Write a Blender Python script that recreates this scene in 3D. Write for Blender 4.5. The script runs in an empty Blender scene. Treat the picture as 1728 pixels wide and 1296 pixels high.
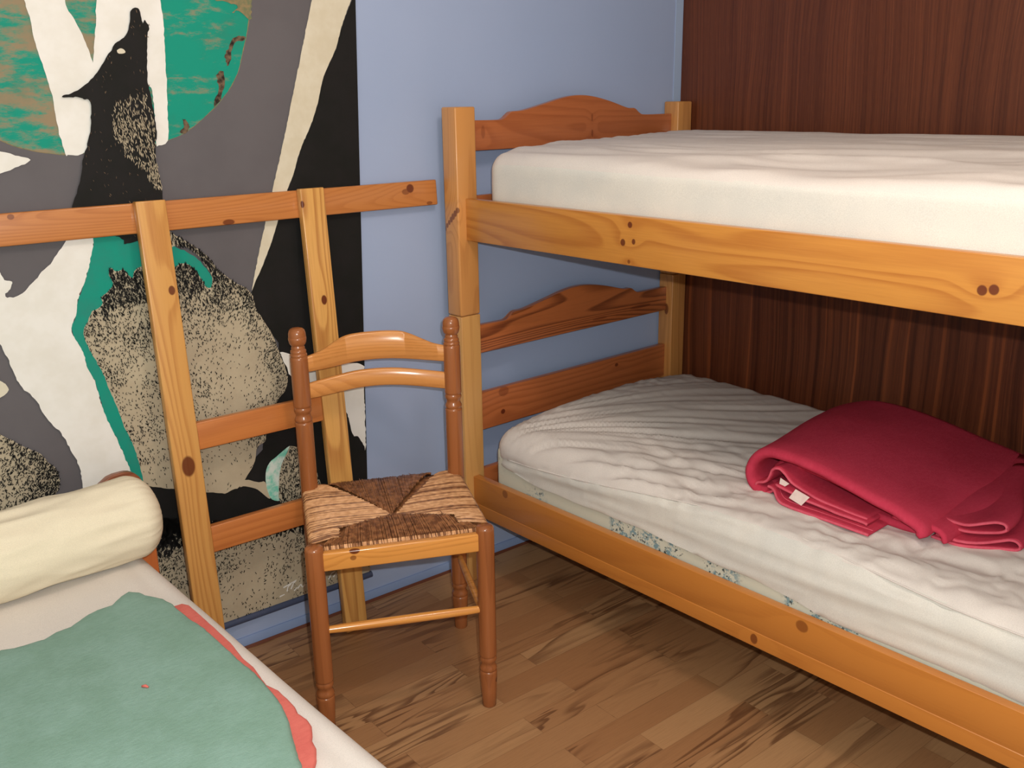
import bpy, bmesh, math, random, json
from mathutils import Vector, Matrix, noise
from mathutils.geometry import tessellate_polygon

# ------------------------------------------------------------------ camera
scene = bpy.context.scene
COL = scene.collection
cam_data = bpy.data.cameras.new('camera')
cam_data.sensor_width = 36.0
cam_data.lens = 1630.6 / 1728 * 36.0
cam_data.clip_start = 0.02
cam = bpy.data.objects.new('camera', cam_data)
COL.objects.link(cam)
CR = Vector((0.74955728, -0.66175357, -0.0156876))
CU = Vector((0.20073728, 0.20466066, 0.95802848))
CF = Vector((0.63076813, 0.7212463, -0.2862435))
m = Matrix((CR, CU, -CF)).transposed().to_4x4()
m.translation = Vector((-1.664, -2.200, 1.442))
cam.matrix_world = m
scene.camera = cam

# ------------------------------------------------------------------ world, lights, exposure
w = bpy.data.worlds.new('world'); scene.world = w; w.use_nodes = True
w.node_tree.nodes['Background'].inputs[0].default_value = (0.55, 0.6, 0.7, 1)
w.node_tree.nodes['Background'].inputs[1].default_value = 0.05
vs = scene.view_settings
vs.view_transform = 'Standard'; vs.look = 'None'; vs.gamma = 1.0; vs.exposure = 0.0
try: vs.use_curve_mapping = False
except Exception: pass

def light(name, kind, loc, energy, color, size, target=None):
    d = bpy.data.lights.new(name, kind)
    d.energy = energy; d.color = color
    if kind == 'AREA': d.shape = 'DISK'; d.size = size
    else: d.shadow_soft_size = size
    o = bpy.data.objects.new(name, d); COL.objects.link(o); o.location = loc
    if target is not None:
        o.rotation_euler = (Vector(target) - Vector(loc)).to_track_quat('-Z', 'Y').to_euler()
    return o
FLASH = 86.0
LAMP = 20.0
light('camera_flash', 'POINT', (-1.626, -2.224, 1.498), FLASH, (0.985, 0.985, 0.925), 0.010)
light('ceiling_lamp', 'POINT', (-0.56, -1.30, 2.12), LAMP, (1.0, 0.79, 0.66), 0.12)

# ------------------------------------------------------------------ frames
TH = math.radians(2.6025)          # the blue wall is not quite square to the panelled one
W0 = 0.02604                       # the blue wall's y where x = 0
def wall_world(x, y, z):           # wall frame -> world (x along wall, -y into the room)
    c, s = math.cos(TH), math.sin(TH)
    return Vector((x*c + y*s, W0 - x*s + y*c, z))

# ------------------------------------------------------------------ helpers
def srgb(r, g, b):
    f = lambda v: ((v/255+0.055)/1.055)**2.4 if v/255 > 0.04045 else v/255/12.92
    return (f(r), f(g), f(b), 1.0)

def link(o, parent=None):
    COL.objects.link(o)
    if parent is not None: o.parent = parent
    return o
def tag(o, label=None, cat=None, group=None, kind=None):
    if label: o['label'] = label
    if cat: o['category'] = cat
    if group: o['group'] = group
    if kind: o['kind'] = kind
    return o
def empty(name, loc=(0, 0, 0), rz=0.0, label=None, cat=None):
    o = bpy.data.objects.new(name, None); COL.objects.link(o)
    o.empty_display_size = 0.05
    o.location = loc; o.rotation_euler = (0, 0, rz)
    return tag(o, label, cat)
def mesh_obj(name, verts, faces, mats, parent=None, smooth=False, mi=None, off=(0, 0, 0), autosmooth=None):
    me = bpy.data.meshes.new(name)
    ox, oy, oz = off
    me.from_pydata([(v[0]-ox, v[1]-oy, v[2]-oz) for v in verts], [], faces)
    if not isinstance(mats, (list, tuple)): mats = [mats]
    for mm in mats: me.materials.append(mm)
    if mi is not None:
        for p, i in zip(me.polygons, mi): p.material_index = i
    me.update()
    o = bpy.data.objects.new(name, me)
    if smooth:
        for p in me.polygons: p.use_smooth = True
    if autosmooth is not None:
        for p in me.polygons: p.use_smooth = True
        me.set_sharp_from_angle(angle=math.radians(autosmooth))
    return link(o, parent)

def bm_to(name, bm, mats, parent=None, auto=35, off=(0, 0, 0)):
    me = bpy.data.meshes.new(name)
    bmesh.ops.recalc_face_normals(bm, faces=bm.faces)
    for v in bm.verts: v.co -= Vector(off)
    bm.to_mesh(me); bm.free()
    if not isinstance(mats, (list, tuple)): mats = [mats]
    for mm in mats: me.materials.append(mm)
    for p in me.polygons: p.use_smooth = True
    me.set_sharp_from_angle(angle=math.radians(auto))
    return link(bpy.data.objects.new(name, me), parent)

def box(name, a, b, mat, parent=None, bev=0.003, seg=3, off=(0, 0, 0)):
    bm = bmesh.new()
    bmesh.ops.create_cube(bm, size=1)
    for v in bm.verts:
        v.co = Vector([a[i] + (b[i]-a[i])*(v.co[i]+0.5) for i in range(3)])
    if bev: bmesh.ops.bevel(bm, geom=list(bm.edges), offset=bev, segments=seg, affect='EDGES', profile=0.5)
    return bm_to(name, bm, mat, parent, off=off)

def extrude_poly(name, pts, axis, lo, hi, mat, parent=None, bev=0.003, off=(0, 0, 0)):
    """pts are 2d in the plane normal to axis ('y': (x,z); 'x': (y,z); 'z': (x,y))"""
    bm = bmesh.new()
    def P(p, t):
        return {'y': (p[0], t, p[1]), 'x': (t, p[0], p[1]), 'z': (p[0], p[1], t)}[axis]
    f = bm.faces.new([bm.verts.new(P(p, lo)) for p in pts])
    r = bmesh.ops.extrude_face_region(bm, geom=[f])
    vs_ = [e for e in r['geom'] if isinstance(e, bmesh.types.BMVert)]
    d = {'y': (0, hi-lo, 0), 'x': (hi-lo, 0, 0), 'z': (0, 0, hi-lo)}[axis]
    bmesh.ops.translate(bm, verts=vs_, vec=d)
    bmesh.ops.recalc_face_normals(bm, faces=bm.faces)
    if bev:
        es = [e for e in bm.edges if len(e.link_faces) == 2 and e.calc_face_angle(0) > 0.6]
        bmesh.ops.bevel(bm, geom=es, offset=bev, segments=3, affect='EDGES', profile=0.5)
    return bm_to(name, bm, mat, parent, off=off)

def lathe_vf(prof, cx=0, cy=0, n=36):
    V, F = [], []
    for r, z in prof:
        for i in range(n):
            a = 2*math.pi*i/n
            V.append((cx + r*math.cos(a), cy + r*math.sin(a), z))
    for k in range(len(prof)-1):
        for i in range(n):
            j = (i+1) % n
            F.append((k*n+i, k*n+j, (k+1)*n+j, (k+1)*n+i))
    F.append(tuple(range(n))[::-1]); F.append(tuple((len(prof)-1)*n+i for i in range(n)))
    return V, F
def tube_vf(pts, rad, n=8, V=None, F=None, cap=True):
    if V is None: V, F = [], []
    base = len(V)
    pts = [Vector(p) for p in pts]
    for k, p in enumerate(pts):
        t = (pts[min(k+1, len(pts)-1)] - pts[max(k-1, 0)]).normalized()
        u = t.cross(Vector((0, 0, 1)))
        if u.length < 0.1: u = t.cross(Vector((0, 1, 0)))
        u.normalize(); v = t.cross(u)
        r = rad[k] if isinstance(rad, (list, tuple)) else rad
        for i in range(n):
            a = 2*math.pi*i/n
            V.append(tuple(p + u*(r*math.cos(a)) + v*(r*math.sin(a))))
    for k in range(len(pts)-1):
        for i in range(n):
            j = (i+1) % n
            F.append((base+k*n+i, base+(k+1)*n+i, base+(k+1)*n+j, base+k*n+j))
    if cap:
        F.append(tuple(base+i for i in range(n)))
        F.append(tuple(base+(len(pts)-1)*n+i for i in range(n))[::-1])
    return V, F
def smoothstep(a, b, x):
    t = max(0.0, min(1.0, (x-a)/(b-a))); return t*t*(3-2*t)
def catmull(pts, n=6):
    out = []
    for i in range(len(pts)-1):
        p0 = pts[max(i-1, 0)]; p1 = pts[i]; p2 = pts[i+1]; p3 = pts[min(i+2, len(pts)-1)]
        for k in range(n):
            t = k/n
            out.append(tuple(0.5*((2*b) + (-a+c)*t + (2*a-5*b+4*c-d)*t*t + (-a+3*b-3*c+d)*t**3)
                             for a, b, c, d in zip(p0, p1, p2, p3)))
    out.append(tuple(pts[-1])); return out
def nz(x, y=0.0, z=0.0): return noise.noise(Vector((x, y, z)))

# ------------------------------------------------------------------ material helpers
class NT:
    def __init__(s, name):
        s.m = bpy.data.materials.new(name); s.m.use_nodes = True
        s.t = s.m.node_tree; s.b = s.t.nodes['Principled BSDF']
    def n(s, typ, **kw):
        o = s.t.nodes.new(typ)
        for k, v in kw.items():
            if isinstance(k, str) and hasattr(o, k) and k not in ('inputs',): setattr(o, k, v)
        return o
    def l(s, a, b): s.t.links.new(a, b)
    def val(s, sock, v):
        if hasattr(v, 'is_linked') or isinstance(v, bpy.types.NodeSocket): s.l(v, sock)
        else: sock.default_value = v
    def math(s, op, a, b=0.0, c=None, clamp=False):
        o = s.t.nodes.new('ShaderNodeMath'); o.operation = op; o.use_clamp = clamp
        s.val(o.inputs[0], a); s.val(o.inputs[1], b)
        if c is not None: s.val(o.inputs[2], c)
        return o.outputs[0]
    def vmath(s, op, a, b=(0, 0, 0)):
        o = s.t.nodes.new('ShaderNodeVectorMath'); o.operation = op
        s.val(o.inputs[0], a); s.val(o.inputs[1], b)
        return o.outputs[1] if op in ('LENGTH', 'DISTANCE', 'DOT_PRODUCT') else o.outputs[0]
    def mix(s, f, a, b, mode='MIX'):
        o = s.t.nodes.new('ShaderNodeMix'); o.data_type = 'RGBA'; o.blend_type = mode
        s.val(o.inputs[0], f); s.val(o.inputs[6], a); s.val(o.inputs[7], b)
        return o.outputs[2]
    def noise(s, vec, scale, detail=2.0, rough=0.5, dist=0.0, w=None):
        o = s.t.nodes.new('ShaderNodeTexNoise')
        if w is not None:
            o.noise_dimensions = '4D'; s.val(o.inputs['W'], w)
        s.l(vec, o.inputs['Vector']); o.inputs['Scale'].default_value = scale
        o.inputs['Detail'].default_value = detail; o.inputs['Roughness'].default_value = rough
        o.inputs['Distortion'].default_value = dist
        return o.outputs['Fac']
    def coord(s, out='Object'): return s.t.nodes.new('ShaderNodeTexCoord').outputs[out]
    def ramp(s, f, a, b, clamp=True):   # map a..b -> 0..1
        o = s.t.nodes.new('ShaderNodeMapRange'); o.clamp = clamp; o.interpolation_type = 'SMOOTHSTEP'
        s.val(o.inputs[0], f); o.inputs[1].default_value = a; o.inputs[2].default_value = b
        return o.outputs[0]
    def bump(s, h, strength=0.2, dist=0.002):
        o = s.t.nodes.new('ShaderNodeBump'); o.inputs['Strength'].default_value = strength
        o.inputs['Distance'].default_value = dist; s.l(h, o.inputs['Height'])
        s.l(o.outputs[0], s.b.inputs['Normal'])
    def fin(s, col=None, rough=0.5, spec=0.5, coat=0.0):
        if col is not None: s.val(s.b.inputs['Base Color'], col)
        s.val(s.b.inputs['Roughness'], rough)
        s.b.inputs['Specular IOR Level'].default_value = spec
        if coat: s.b.inputs['Coat Weight'].default_value = coat; s.b.inputs['Coat Roughness'].default_value = 0.15
        return s.m

AX = {'x': 0, 'y': 1, 'z': 2}
def pine(name, axis, light_c, dark_c, knots=(), seed=0.0, rings=9.0, contrast=0.55, rough=0.33, knot_c=(95, 32, 14), across=7.0):
    """varnished pine; the grain runs along axis, knots are (x, y, z, radius, stretch, strength)"""
    s = NT(name); co = s.coord()
    sc = [across]*3; sc[AX[axis]] = 0.55; rings = rings*2.6
    v = s.vmath('MULTIPLY', s.vmath('ADD', co, (seed*1.7, seed*0.9, seed*2.3)), tuple(sc))
    n1 = s.noise(v, 1.0, 1.2, 0.4, 0.1)
    field = s.math('MULTIPLY', n1, rings)
    kmask = None
    for (x, y, z, r, st, k) in knots:
        d = s.vmath('SUBTRACT', co, (x, y, z))
        sc2 = [1/r]*3; sc2[AX[axis]] = 1/(r*st)
        L = s.vmath('LENGTH', s.vmath('MULTIPLY', d, tuple(sc2)))
        sc3 = [1/r]*3; sc3[AX[axis]] = 1/(r*st*2.2)
        L3 = s.vmath('LENGTH', s.vmath('MULTIPLY', d, tuple(sc3)))
        halo = s.math('MULTIPLY', s.math('POWER', 2.718, s.math('MULTIPLY', s.math('MULTIPLY', L3, L3), -0.16)), 0.7)
        field = s.math('ADD', field, halo)
        mk = s.math('MULTIPLY', s.ramp(L, 1.12, 0.82), k)
        kmask = mk if kmask is None else s.math('MAXIMUM', kmask, mk)
    fr = s.math('FRACT', field)
    line = s.math('MULTIPLY', s.ramp(fr, 0.30, 0.85), s.ramp(fr, 1.0, 0.86))
    sf = [260.0]*3; sf[AX[axis]] = 9.0
    fib = s.noise(s.vmath('MULTIPLY', co, tuple(sf)), 1.0, 2.0, 0.6)
    sl = [3.0]*3; sl[AX[axis]] = 0.6
    tone = s.noise(s.vmath('MULTIPLY', s.vmath('ADD', co, (seed, seed, seed)), tuple(sl)), 1.0, 1.0)
    f = s.math('ADD', s.math('MULTIPLY', line, contrast), s.math('MULTIPLY', s.math('SUBTRACT', fib, 0.5), 0.6))
    f = s.math('ADD', f, s.math('MULTIPLY', s.math('SUBTRACT', tone, 0.5), 0.7), clamp=True)
    c = s.mix(f, srgb(*light_c), srgb(*dark_c))
    if kmask is not None: c = s.mix(kmask, c, srgb(*knot_c))
    s.bump(fib, 0.05, 0.001)
    return s.fin(c, rough, 0.5, 0.25)

def fabric(name, col, col2=None, scale=6.0, fine=900.0, rough=0.9, bump=0.25, sheen=0.0, weave=True):
    s = NT(name); co = s.coord()
    n = s.noise(co, scale, 3.0, 0.6)
    c = s.mix(s.ramp(n, 0.3, 0.7), srgb(*col), srgb(*(col2 or col)))
    h = s.noise(co, fine, 2.0, 0.6)
    if bump: s.bump(h, bump, 0.0012)
    c = s.mix(s.math('MULTIPLY', s.ramp(h, 0.35, 0.7), 0.12), c, (c_dark := (0, 0, 0, 1)), 'MIX')
    if sheen:
        s.b.inputs['Sheen Weight'].default_value = sheen
    return s.fin(c, rough, 0.25)

# ------------------------------------------------------------------ materials
def mat_floor():
    s = NT('floor_laminate'); co = s.coord()
    rot = s.t.nodes.new('ShaderNodeMapping'); rot.inputs['Rotation'].default_value = (0, 0, TH)
    rot.inputs['Location'].default_value = (0.13, 0.043, 0)
    s.l(co, rot.inputs['Vector']); v = rot.outputs[0]
    br = s.t.nodes.new('ShaderNodeTexBrick')
    br.inputs['Scale'].default_value = 1.0
    br.inputs['Brick Width'].default_value = 0.46; br.inputs['Row Height'].default_value = 0.0745
    br.inputs['Mortar Size'].default_value = 0.0007; br.inputs['Mortar Smooth'].default_value = 0.2
    br.inputs['Color1'].default_value = (0, 0, 0, 1); br.inputs['Color2'].default_value = (1, 1, 1, 1)
    br.inputs['Mortar'].default_value = (0.5, 0.5, 0.5, 1); br.offset = 0.37
    br.offset_frequency = 2; br.squash = 1.0
    s.l(v, br.inputs['Vector'])
    sep = s.t.nodes.new('ShaderNodeSeparateColor'); s.l(br.outputs['Color'], sep.inputs[0])
    rnd = sep.outputs[0]
    g = s.vmath('MULTIPLY', v, (0.9, 11.0, 1.0))
    n1 = s.noise(g, 1.0, 3.0, 0.5, 0.6, w=s.math('MULTIPLY', rnd, 37.0))
    fr = s.math('FRACT', s.math('MULTIPLY', n1, 11.0))
    line = s.math('MULTIPLY', s.ramp(fr, 0.35, 0.85), s.ramp(fr, 1.0, 0.88))
    sel = s.ramp(s.noise(s.vmath('MULTIPLY', v, (1.6, 5.0, 1.0)), 1.0, 1.0, w=s.math('MULTIPLY', rnd, 11.0)), 0.42, 0.62)
    fib = s.noise(s.vmath('MULTIPLY', v, (14.0, 330.0, 1.0)), 1.0, 2.0, 0.6)
    c = s.mix(rnd, srgb(186, 144, 102), srgb(160, 114, 76))
    dark = s.math('ADD', s.math('MULTIPLY', s.math('MULTIPLY', line, sel), 0.72), s.math('MULTIPLY', s.math('SUBTRACT', fib, 0.45), 0.55), clamp=True)
    c = s.mix(dark, c, srgb(92, 54, 32))
    c = s.mix(s.math('MULTIPLY', br.outputs['Fac'], 0.35), c, srgb(70, 40, 24))
    s.bump(fib, 0.04, 0.001)
    return s.fin(c, s.math('ADD', 0.36, s.math('MULTIPLY', fib, 0.2)), 0.4)

def mat_panel():
    s = NT('mahogany_panel'); co = s.coord()
    warp = s.noise(s.vmath('MULTIPLY', co, (1, 2.0, 0.9)), 1.0, 2.0)
    base = s.vmath('ADD', co, (0, 0, 0))
    comb = s.t.nodes.new('ShaderNodeCombineXYZ'); s.l(s.math('MULTIPLY', warp, 0.10), comb.inputs[1])
    base = s.vmath('ADD', co, comb.outputs[0])
    a = s.noise(s.vmath('MULTIPLY', base, (1, 26.0, 0.45)), 1.0, 4.0, 0.62)
    b = s.noise(s.vmath('MULTIPLY', base, (1, 150.0, 1.2)), 1.0, 3.0, 0.6)
    d = s.noise(s.vmath('MULTIPLY', base, (1, 500.0, 22.0)), 1.0, 1.0, 0.5)
    c = s.mix(s.ramp(a, 0.25, 0.75), srgb(86, 42, 24), srgb(112, 60, 36))
    c = s.mix(s.math('MULTIPLY', s.ramp(b, 0.42, 0.75), .7), c, srgb(62, 26, 15))
    c = s.mix(s.math('MULTIPLY', s.ramp(d, 0.55, 0.75), 0.18), c, srgb(150, 84, 50))
    e = s.noise(s.vmath('MULTIPLY', base, (1, 60.0, 0.35)), 1.0, 2.0, 0.5)
    sep = s.t.nodes.new('ShaderNodeSeparateXYZ'); s.l(co, sep.inputs[0])
    low = s.math('ADD', 0.05, s.math('MULTIPLY', s.ramp(sep.outputs[2], 1.15, 0.95), 0.42))   # streak contrast is stronger low on the panel
    c = s.mix(s.math('MULTIPLY', s.ramp(e, 0.56, 0.68), low), c, srgb(156, 84, 44))
    c = s.mix(s.math('MULTIPLY', s.ramp(e, 0.46, 0.34), low), c, srgb(44, 16, 9))
    return s.fin(c, 0.42, 0.4)

def mat_paint(name, col, col2, bump=0.08):
    s = NT(name); co = s.coord()
    n = s.noise(co, 1.6, 3.0, 0.5)
    c = s.mix(s.ramp(n, 0.3, 0.7), srgb(*col), srgb(*col2))
    h = s.noise(co, 260.0, 2.0, 0.6)
    s.bump(h, bump, 0.001)
    return s.fin(c, 0.6, 0.3)

def mat_flat(name, col, rough=0.75, col2=None, scale=12.0, spec=0.25, lo=0.35, hi=0.65, detail=4.0):
    s = NT(name); co = s.coord()
    c = srgb(*col)
    if col2: c = s.mix(s.ramp(s.noise(co, scale, detail, 0.65), lo, hi), srgb(*col), srgb(*col2))
    else:
        c = s.mix(s.math('MULTIPLY', s.noise(co, 220.0, 2.0), 0.12), srgb(*col), (0, 0, 0, 1))
    return s.fin(c, rough, spec)

M_floor = mat_floor()
M_panel = mat_panel()
M_blue = mat_paint('blue_wall_paint', (166, 184, 220), (160, 179, 216))
M_blue2 = mat_paint('blue_skirting_paint', (140, 162, 204), (134, 156, 198))
M_white = mat_paint('ceiling_paint', (196, 194, 188), (190, 188, 182))
M_strip = mat_flat('brown_edge_strip', (112, 66, 50), 0.5)
M_rod = mat_flat('slate_blue_rod', (74, 84, 112), 0.45)
M_metal = mat_flat('dark_slat_layer', (38, 34, 34), 0.8)

LT, DK = (232, 178, 114), (190, 122, 64)       # golden pine
RL, RD = (196, 108, 54), (146, 66, 28)       # redder pine of the boards
M_pz = lambda n, k=(), seed=0.0, l=LT, d=DK, **kw: pine(n, 'z', l, d, k, seed, **kw)

# ------------------------------------------------------------------ room shell
def wall_quad(name, x0, x1, z0, z1, y0, y1, mat, kind='structure'):
    V = []
    for y in (y0, y1):
        for x, z in ((x0, z0), (x1, z0), (x1, z1), (x0, z1)):
            V.append(wall_world(x, y, z))
    F = [(0, 1, 2, 3), (7, 6, 5, 4), (0, 4, 5, 1), (1, 5, 6, 2), (2, 6, 7, 3), (3, 7, 4, 0)]
    return tag(mesh_obj(name, V, F, mat), kind=kind)
XR = 1.020
XL = -2.55
YF = -3.6
ZC = 2.45
def slab(name, a, b, mat):
    V = [(x, y, z) for z in (a[2], b[2]) for x, y in ((a[0], a[1]), (b[0], a[1]), (b[0], b[1]), (a[0], b[1]))]
    F = [(3, 2, 1, 0), (4, 5, 6, 7), (0, 1, 5, 4), (1, 2, 6, 5), (2, 3, 7, 6), (3, 0, 4, 7)]
    return tag(mesh_obj(name, V, F, mat), kind='structure')
slab('floor', (XL-.1, YF-.1, -.05), (XR+.1, .3, 0), M_floor)
slab('ceiling', (XL-.1, YF-.1, ZC), (XR+.1, .3, ZC+.05), M_white)
wall_quad('wall_back', -2.75, 1.10, 0, ZC, 0, 0.06, M_blue)
slab('wall_right', (XR, YF-.1, 0), (XR+.06, -0.0215, ZC), M_panel)
slab('wall_left', (XL-.06, YF-.1, 0), (XL, .13, ZC), M_white)
slab('wall_front', (XL, YF-.06, 0), (XR, YF, ZC), M_white)
# painted skirting bead with the brown edge of the floor under it
def skirting():
    x0, x1 = -2.55, 0.998
    V, F = [], []
    prof = [(0, .030), (-.004, .030), (-.008, .024), (-.010, .010), (-.010, .007), (0, .007)]
    n = 60
    for i in range(n+1):
        x = x0+(x1-x0)*i/n
        for (y, z) in prof: V.append(wall_world(x, y-0.0002, z))
    k = len(prof)
    for i in range(n):
        for j in range(k):
            F.append((i*k+j, (i+1)*k+j, (i+1)*k+(j+1) % k, i*k+(j+1) % k))
    F.append(tuple(range(k))[::-1]); F.append(tuple(n*k+i for i in range(k)))
    tag(mesh_obj('baseboard_back', V, F, M_blue2, autosmooth=40), kind='structure')
    V, F = [], []
    for i in range(n+1):
        x = x0+(x1-x0)*i/n
        j = 0.0022*nz(x*9, 3.1)+0.0015*nz(x*31, 1.7)
        for (y, z) in ((0, .007), (-.012, .007), (-.017+j, 0.0005), (0, 0.0005)): V.append(wall_world(x, y-0.0002, z))
    for i in range(n):
        for j in range(4):
            F.append((i*4+j, (i+1)*4+j, (i+1)*4+(j+1) % 4, i*4+(j+1) % 4))
    F.append((3, 2, 1, 0)); F.append(tuple(n*4+i for i in range(4)))
    tag(mesh_obj('trim_1', V, F, M_strip), kind='structure')
skirting()
wall_quad('trim_2', .984, 1.0175, .03, ZC, -.0022, -.0002, mat_paint('pale_blue_strip', (164, 188, 224), (170, 192, 226)))  # paler blue strip down the corner

# ------------------------------------------------------------------ bunk bed
PX, PY = 0.070, 0.0604            # post section
YB = -0.0837                      # front plane of the head posts
W = 1.0042                        # overall width
ZT, ZS = 1.4143, 0.8397           # top, joint between the two beds
YE = -2.02                        # foot end
def bunk():
    root = empty('bunk_bed', (0.50, -1.05, 0), 0, 'two-tier golden pine bunk bed in the corner beside the dark wood panelling', 'bunk bed')
    O = (0.50, -1.05, 0)
    k = lambda x, y, z, r, st, a: (x-O[0], y-O[1], z-O[2], r, st, a)
    m_up = pine('pine_post_upper', 'z', (212, 150, 86), (160, 92, 42), [k(-.001, -.0815+.0565*i/6, 1.1400-.0538*i/6, .0068+.001*math.sin(i), 1.2, .75) for i in range(7)], 3.0, rings=7, contrast=.4)
    m_lo = pine('pine_post_lower', 'z', (218, 166, 100), (180, 120, 62), [], 7.0, rings=7, contrast=.3)
    m_far = pine('pine_post_far', 'z', (208, 148, 84), (162, 98, 44), [k(W-PX, YB+.025, .715, .009, 2.2, .8)], 9.0, rings=6, contrast=.35)
    Y0 = YE
    for (x, y) in ((0, YB), (W-PX, YB), (0, Y0), (W-PX, Y0)):
        near = (x == 0)
        box('lower_post', (x, y, 0), (x+PX, y+PY, ZS-.0015), m_lo if near else m_far, root, .003, off=O)
        box('upper_post', (x-.0015, y-.001, ZS), (x+PX-.0005, y+PY, ZT), m_up if near else m_far, root, .005, off=O)
    # side rails
    kr = []
    def K(px_y, z, r, st, a=.9): kr.append(k(.0265, px_y, z, r, st, a))
    K(KN[0][0], KN[0][1], .0075, .95); K(KN[1][0], KN[1][1], .0085, .9); K(KN[2][0], KN[2][1], .0068, .8); K(KN[3][0], KN[3][1], .005, .9, .7)
    K(KN[4][0], KN[4][1], .0095, .95); K(KN[5][0], KN[5][1], .0095, .95)
    m_ru = pine('pine_rail_upper', 'y', (208, 142, 64), (172, 100, 38), kr, 2.0, rings=12, contrast=.5, across=6.0)
    kl = [k(.0265, KN[6][0], KN[6][1], .012, 1.0, .55), k(.0265, KN[7][0], KN[7][1], .013, .75, .75), k(.0265, KN[8][0], KN[8][1], .014, 1.1, .6)]
    m_rl = pine('pine_rail_lower', 'y', (202, 130, 58), (174, 102, 42), kl, 5.0, rings=4, contrast=.28, across=5.0)
    for x0 in (.0265, W-.0265-.024):
        box('upper_side_rail', (x0, YE+PY, 1.0549), (x0+.024, YB-.0003, 1.170), m_ru if x0 < .5 else m_ru, root, .0022, off=O)
        sg = 1 if x0 < .5 else -1
        xa, xb = (x0, x0+.024) if sg > 0 else (x0+.024, x0)
        prof = [(xa, .2238), (xa, .2605), (xa+sg*.0012, .2615), (xa+sg*.0012, .2625), (xa+sg*.0004, .2640), (xa+sg*.0004, .3461), (xb, .3461), (xb, .2238)]
        extrude_poly('lower_side_rail', prof, 'y', YE+PY, YB-.0003, m_rl, root, .0012, off=O)
    # slats with ledgers
    m_sl = pine('pine_slat', 'x', (200, 150, 96), (160, 100, 50), [], 4.0, rings=5)
    for zt, nm in ((1.098, 'upper'), (.292, 'lower')):
        for x0 in (.0508, W-.0508-.02):
            box(nm+'_ledger', (x0, YE+PY+.01, zt-.035), (x0+.02, YB-.01, zt-.015), m_sl, root, .001, off=O)
        for i in range(14):
            y = YB-.05-i*.135
            box('slat', (.052, y-.07, zt-.0148), (W-.052, y, zt), m_sl, root, .0015, off=O)
    # end boards
    def curved(z0, zs, ze, crest, name, mat, y0, y1, low=0.0):
        prof = [(.0, 0), (.10, -.0015), (.128, .0015), (.146, .013), (.162, .0205), (.205, .023), (.29, .040), (.36, .055), (.423, .0625), (.487, .059),
                (.566, .044), (.648, .0225), (.682, .0205), (.706, .006), (.735, .0), (.8645, .0)]
        pts = [(PX-.001, z0)]
        cv = catmull([(p[0]+PX, p[1]) for p in prof], 5)
        for x, dz in cv: pts.append((x, zs+(ze-zs)*(x-PX)/.86+dz*crest/.0625))
        pts[1] = (PX-.001, pts[1][1]); pts[-1] = (W-PX+.001, pts[-1][1])
        pts.append((W-PX+.001, z0))
        extrude_poly(name, pts, 'y', y0, y1, mat, root, .0022, off=O)
    m_hu = pine('pine_headboard_upper', 'x', (184, 108, 64), (146, 76, 42), [k(.556, -.056, 1.373, .012, .30, .5), k(.557, -.056, 1.326, .012, .35, .5), k(.119, -.056, 1.345, .018, .4, .35)], 1.0, rings=6, contrast=.35)
    m_hl = pine('pine_headboard_lower', 'x', (190, 110, 62), (104, 50, 28), [k(.80, -.056, .745, .006, 9, .55), k(.60, -.056, .735, .004, 9, .5)], 6.0, rings=11, contrast=.75)
    m_hb = pine('pine_headboard_board', 'x', (192, 112, 64), (150, 78, 40), [k(.173, -.056, .511, .008, 1.1, .9), k(.177, -.056, .575, .016, 1.3, .45), k(.684, -.056, .56, .006, 1.4, .8)], 8.0, rings=7, contrast=.45)
    for ya, yb_ in ((-.0558, -.0348), (YE+.012, YE+.033)):
        curved(1.2952, 1.378, 1.3758, .0625, 'upper_end_board', m_hu, ya, yb_)
        curved(.7115, .7972, .7935, .061, 'lower_end_board', m_hl, ya, yb_)
        box('end_slat', (PX-.001, ya, .4709), (W-PX+.001, yb_, .5880), m_hb, root, .0022, off=O)
        box('end_rail', (PX-.001, ya, .2238), (W-PX+.001, yb_, .3440), m_hb, root, .0022, off=O)
        box('end_rail', (PX-.001, ya, 1.0549), (W-PX+.001, yb_, 1.1718), m_hb, root, .0022, off=O)
    # thin dark layer over the upper slats
    box('slat_layer', (.0525, YE+.08, 1.0985), (W-.0525, YB-.012, 1.1035), M_metal, root, 0, off=O)
    return root
KN = [(-.6911, 1.1501), (-.670, 1.1074), (-.7032, 1.1121), (-.6897, 1.0640), (-1.5017, 1.107), (-1.5213, 1.1107),
      (-.2278, .3321), (-1.0921, .243), (-1.2103, .3265)]

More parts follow.
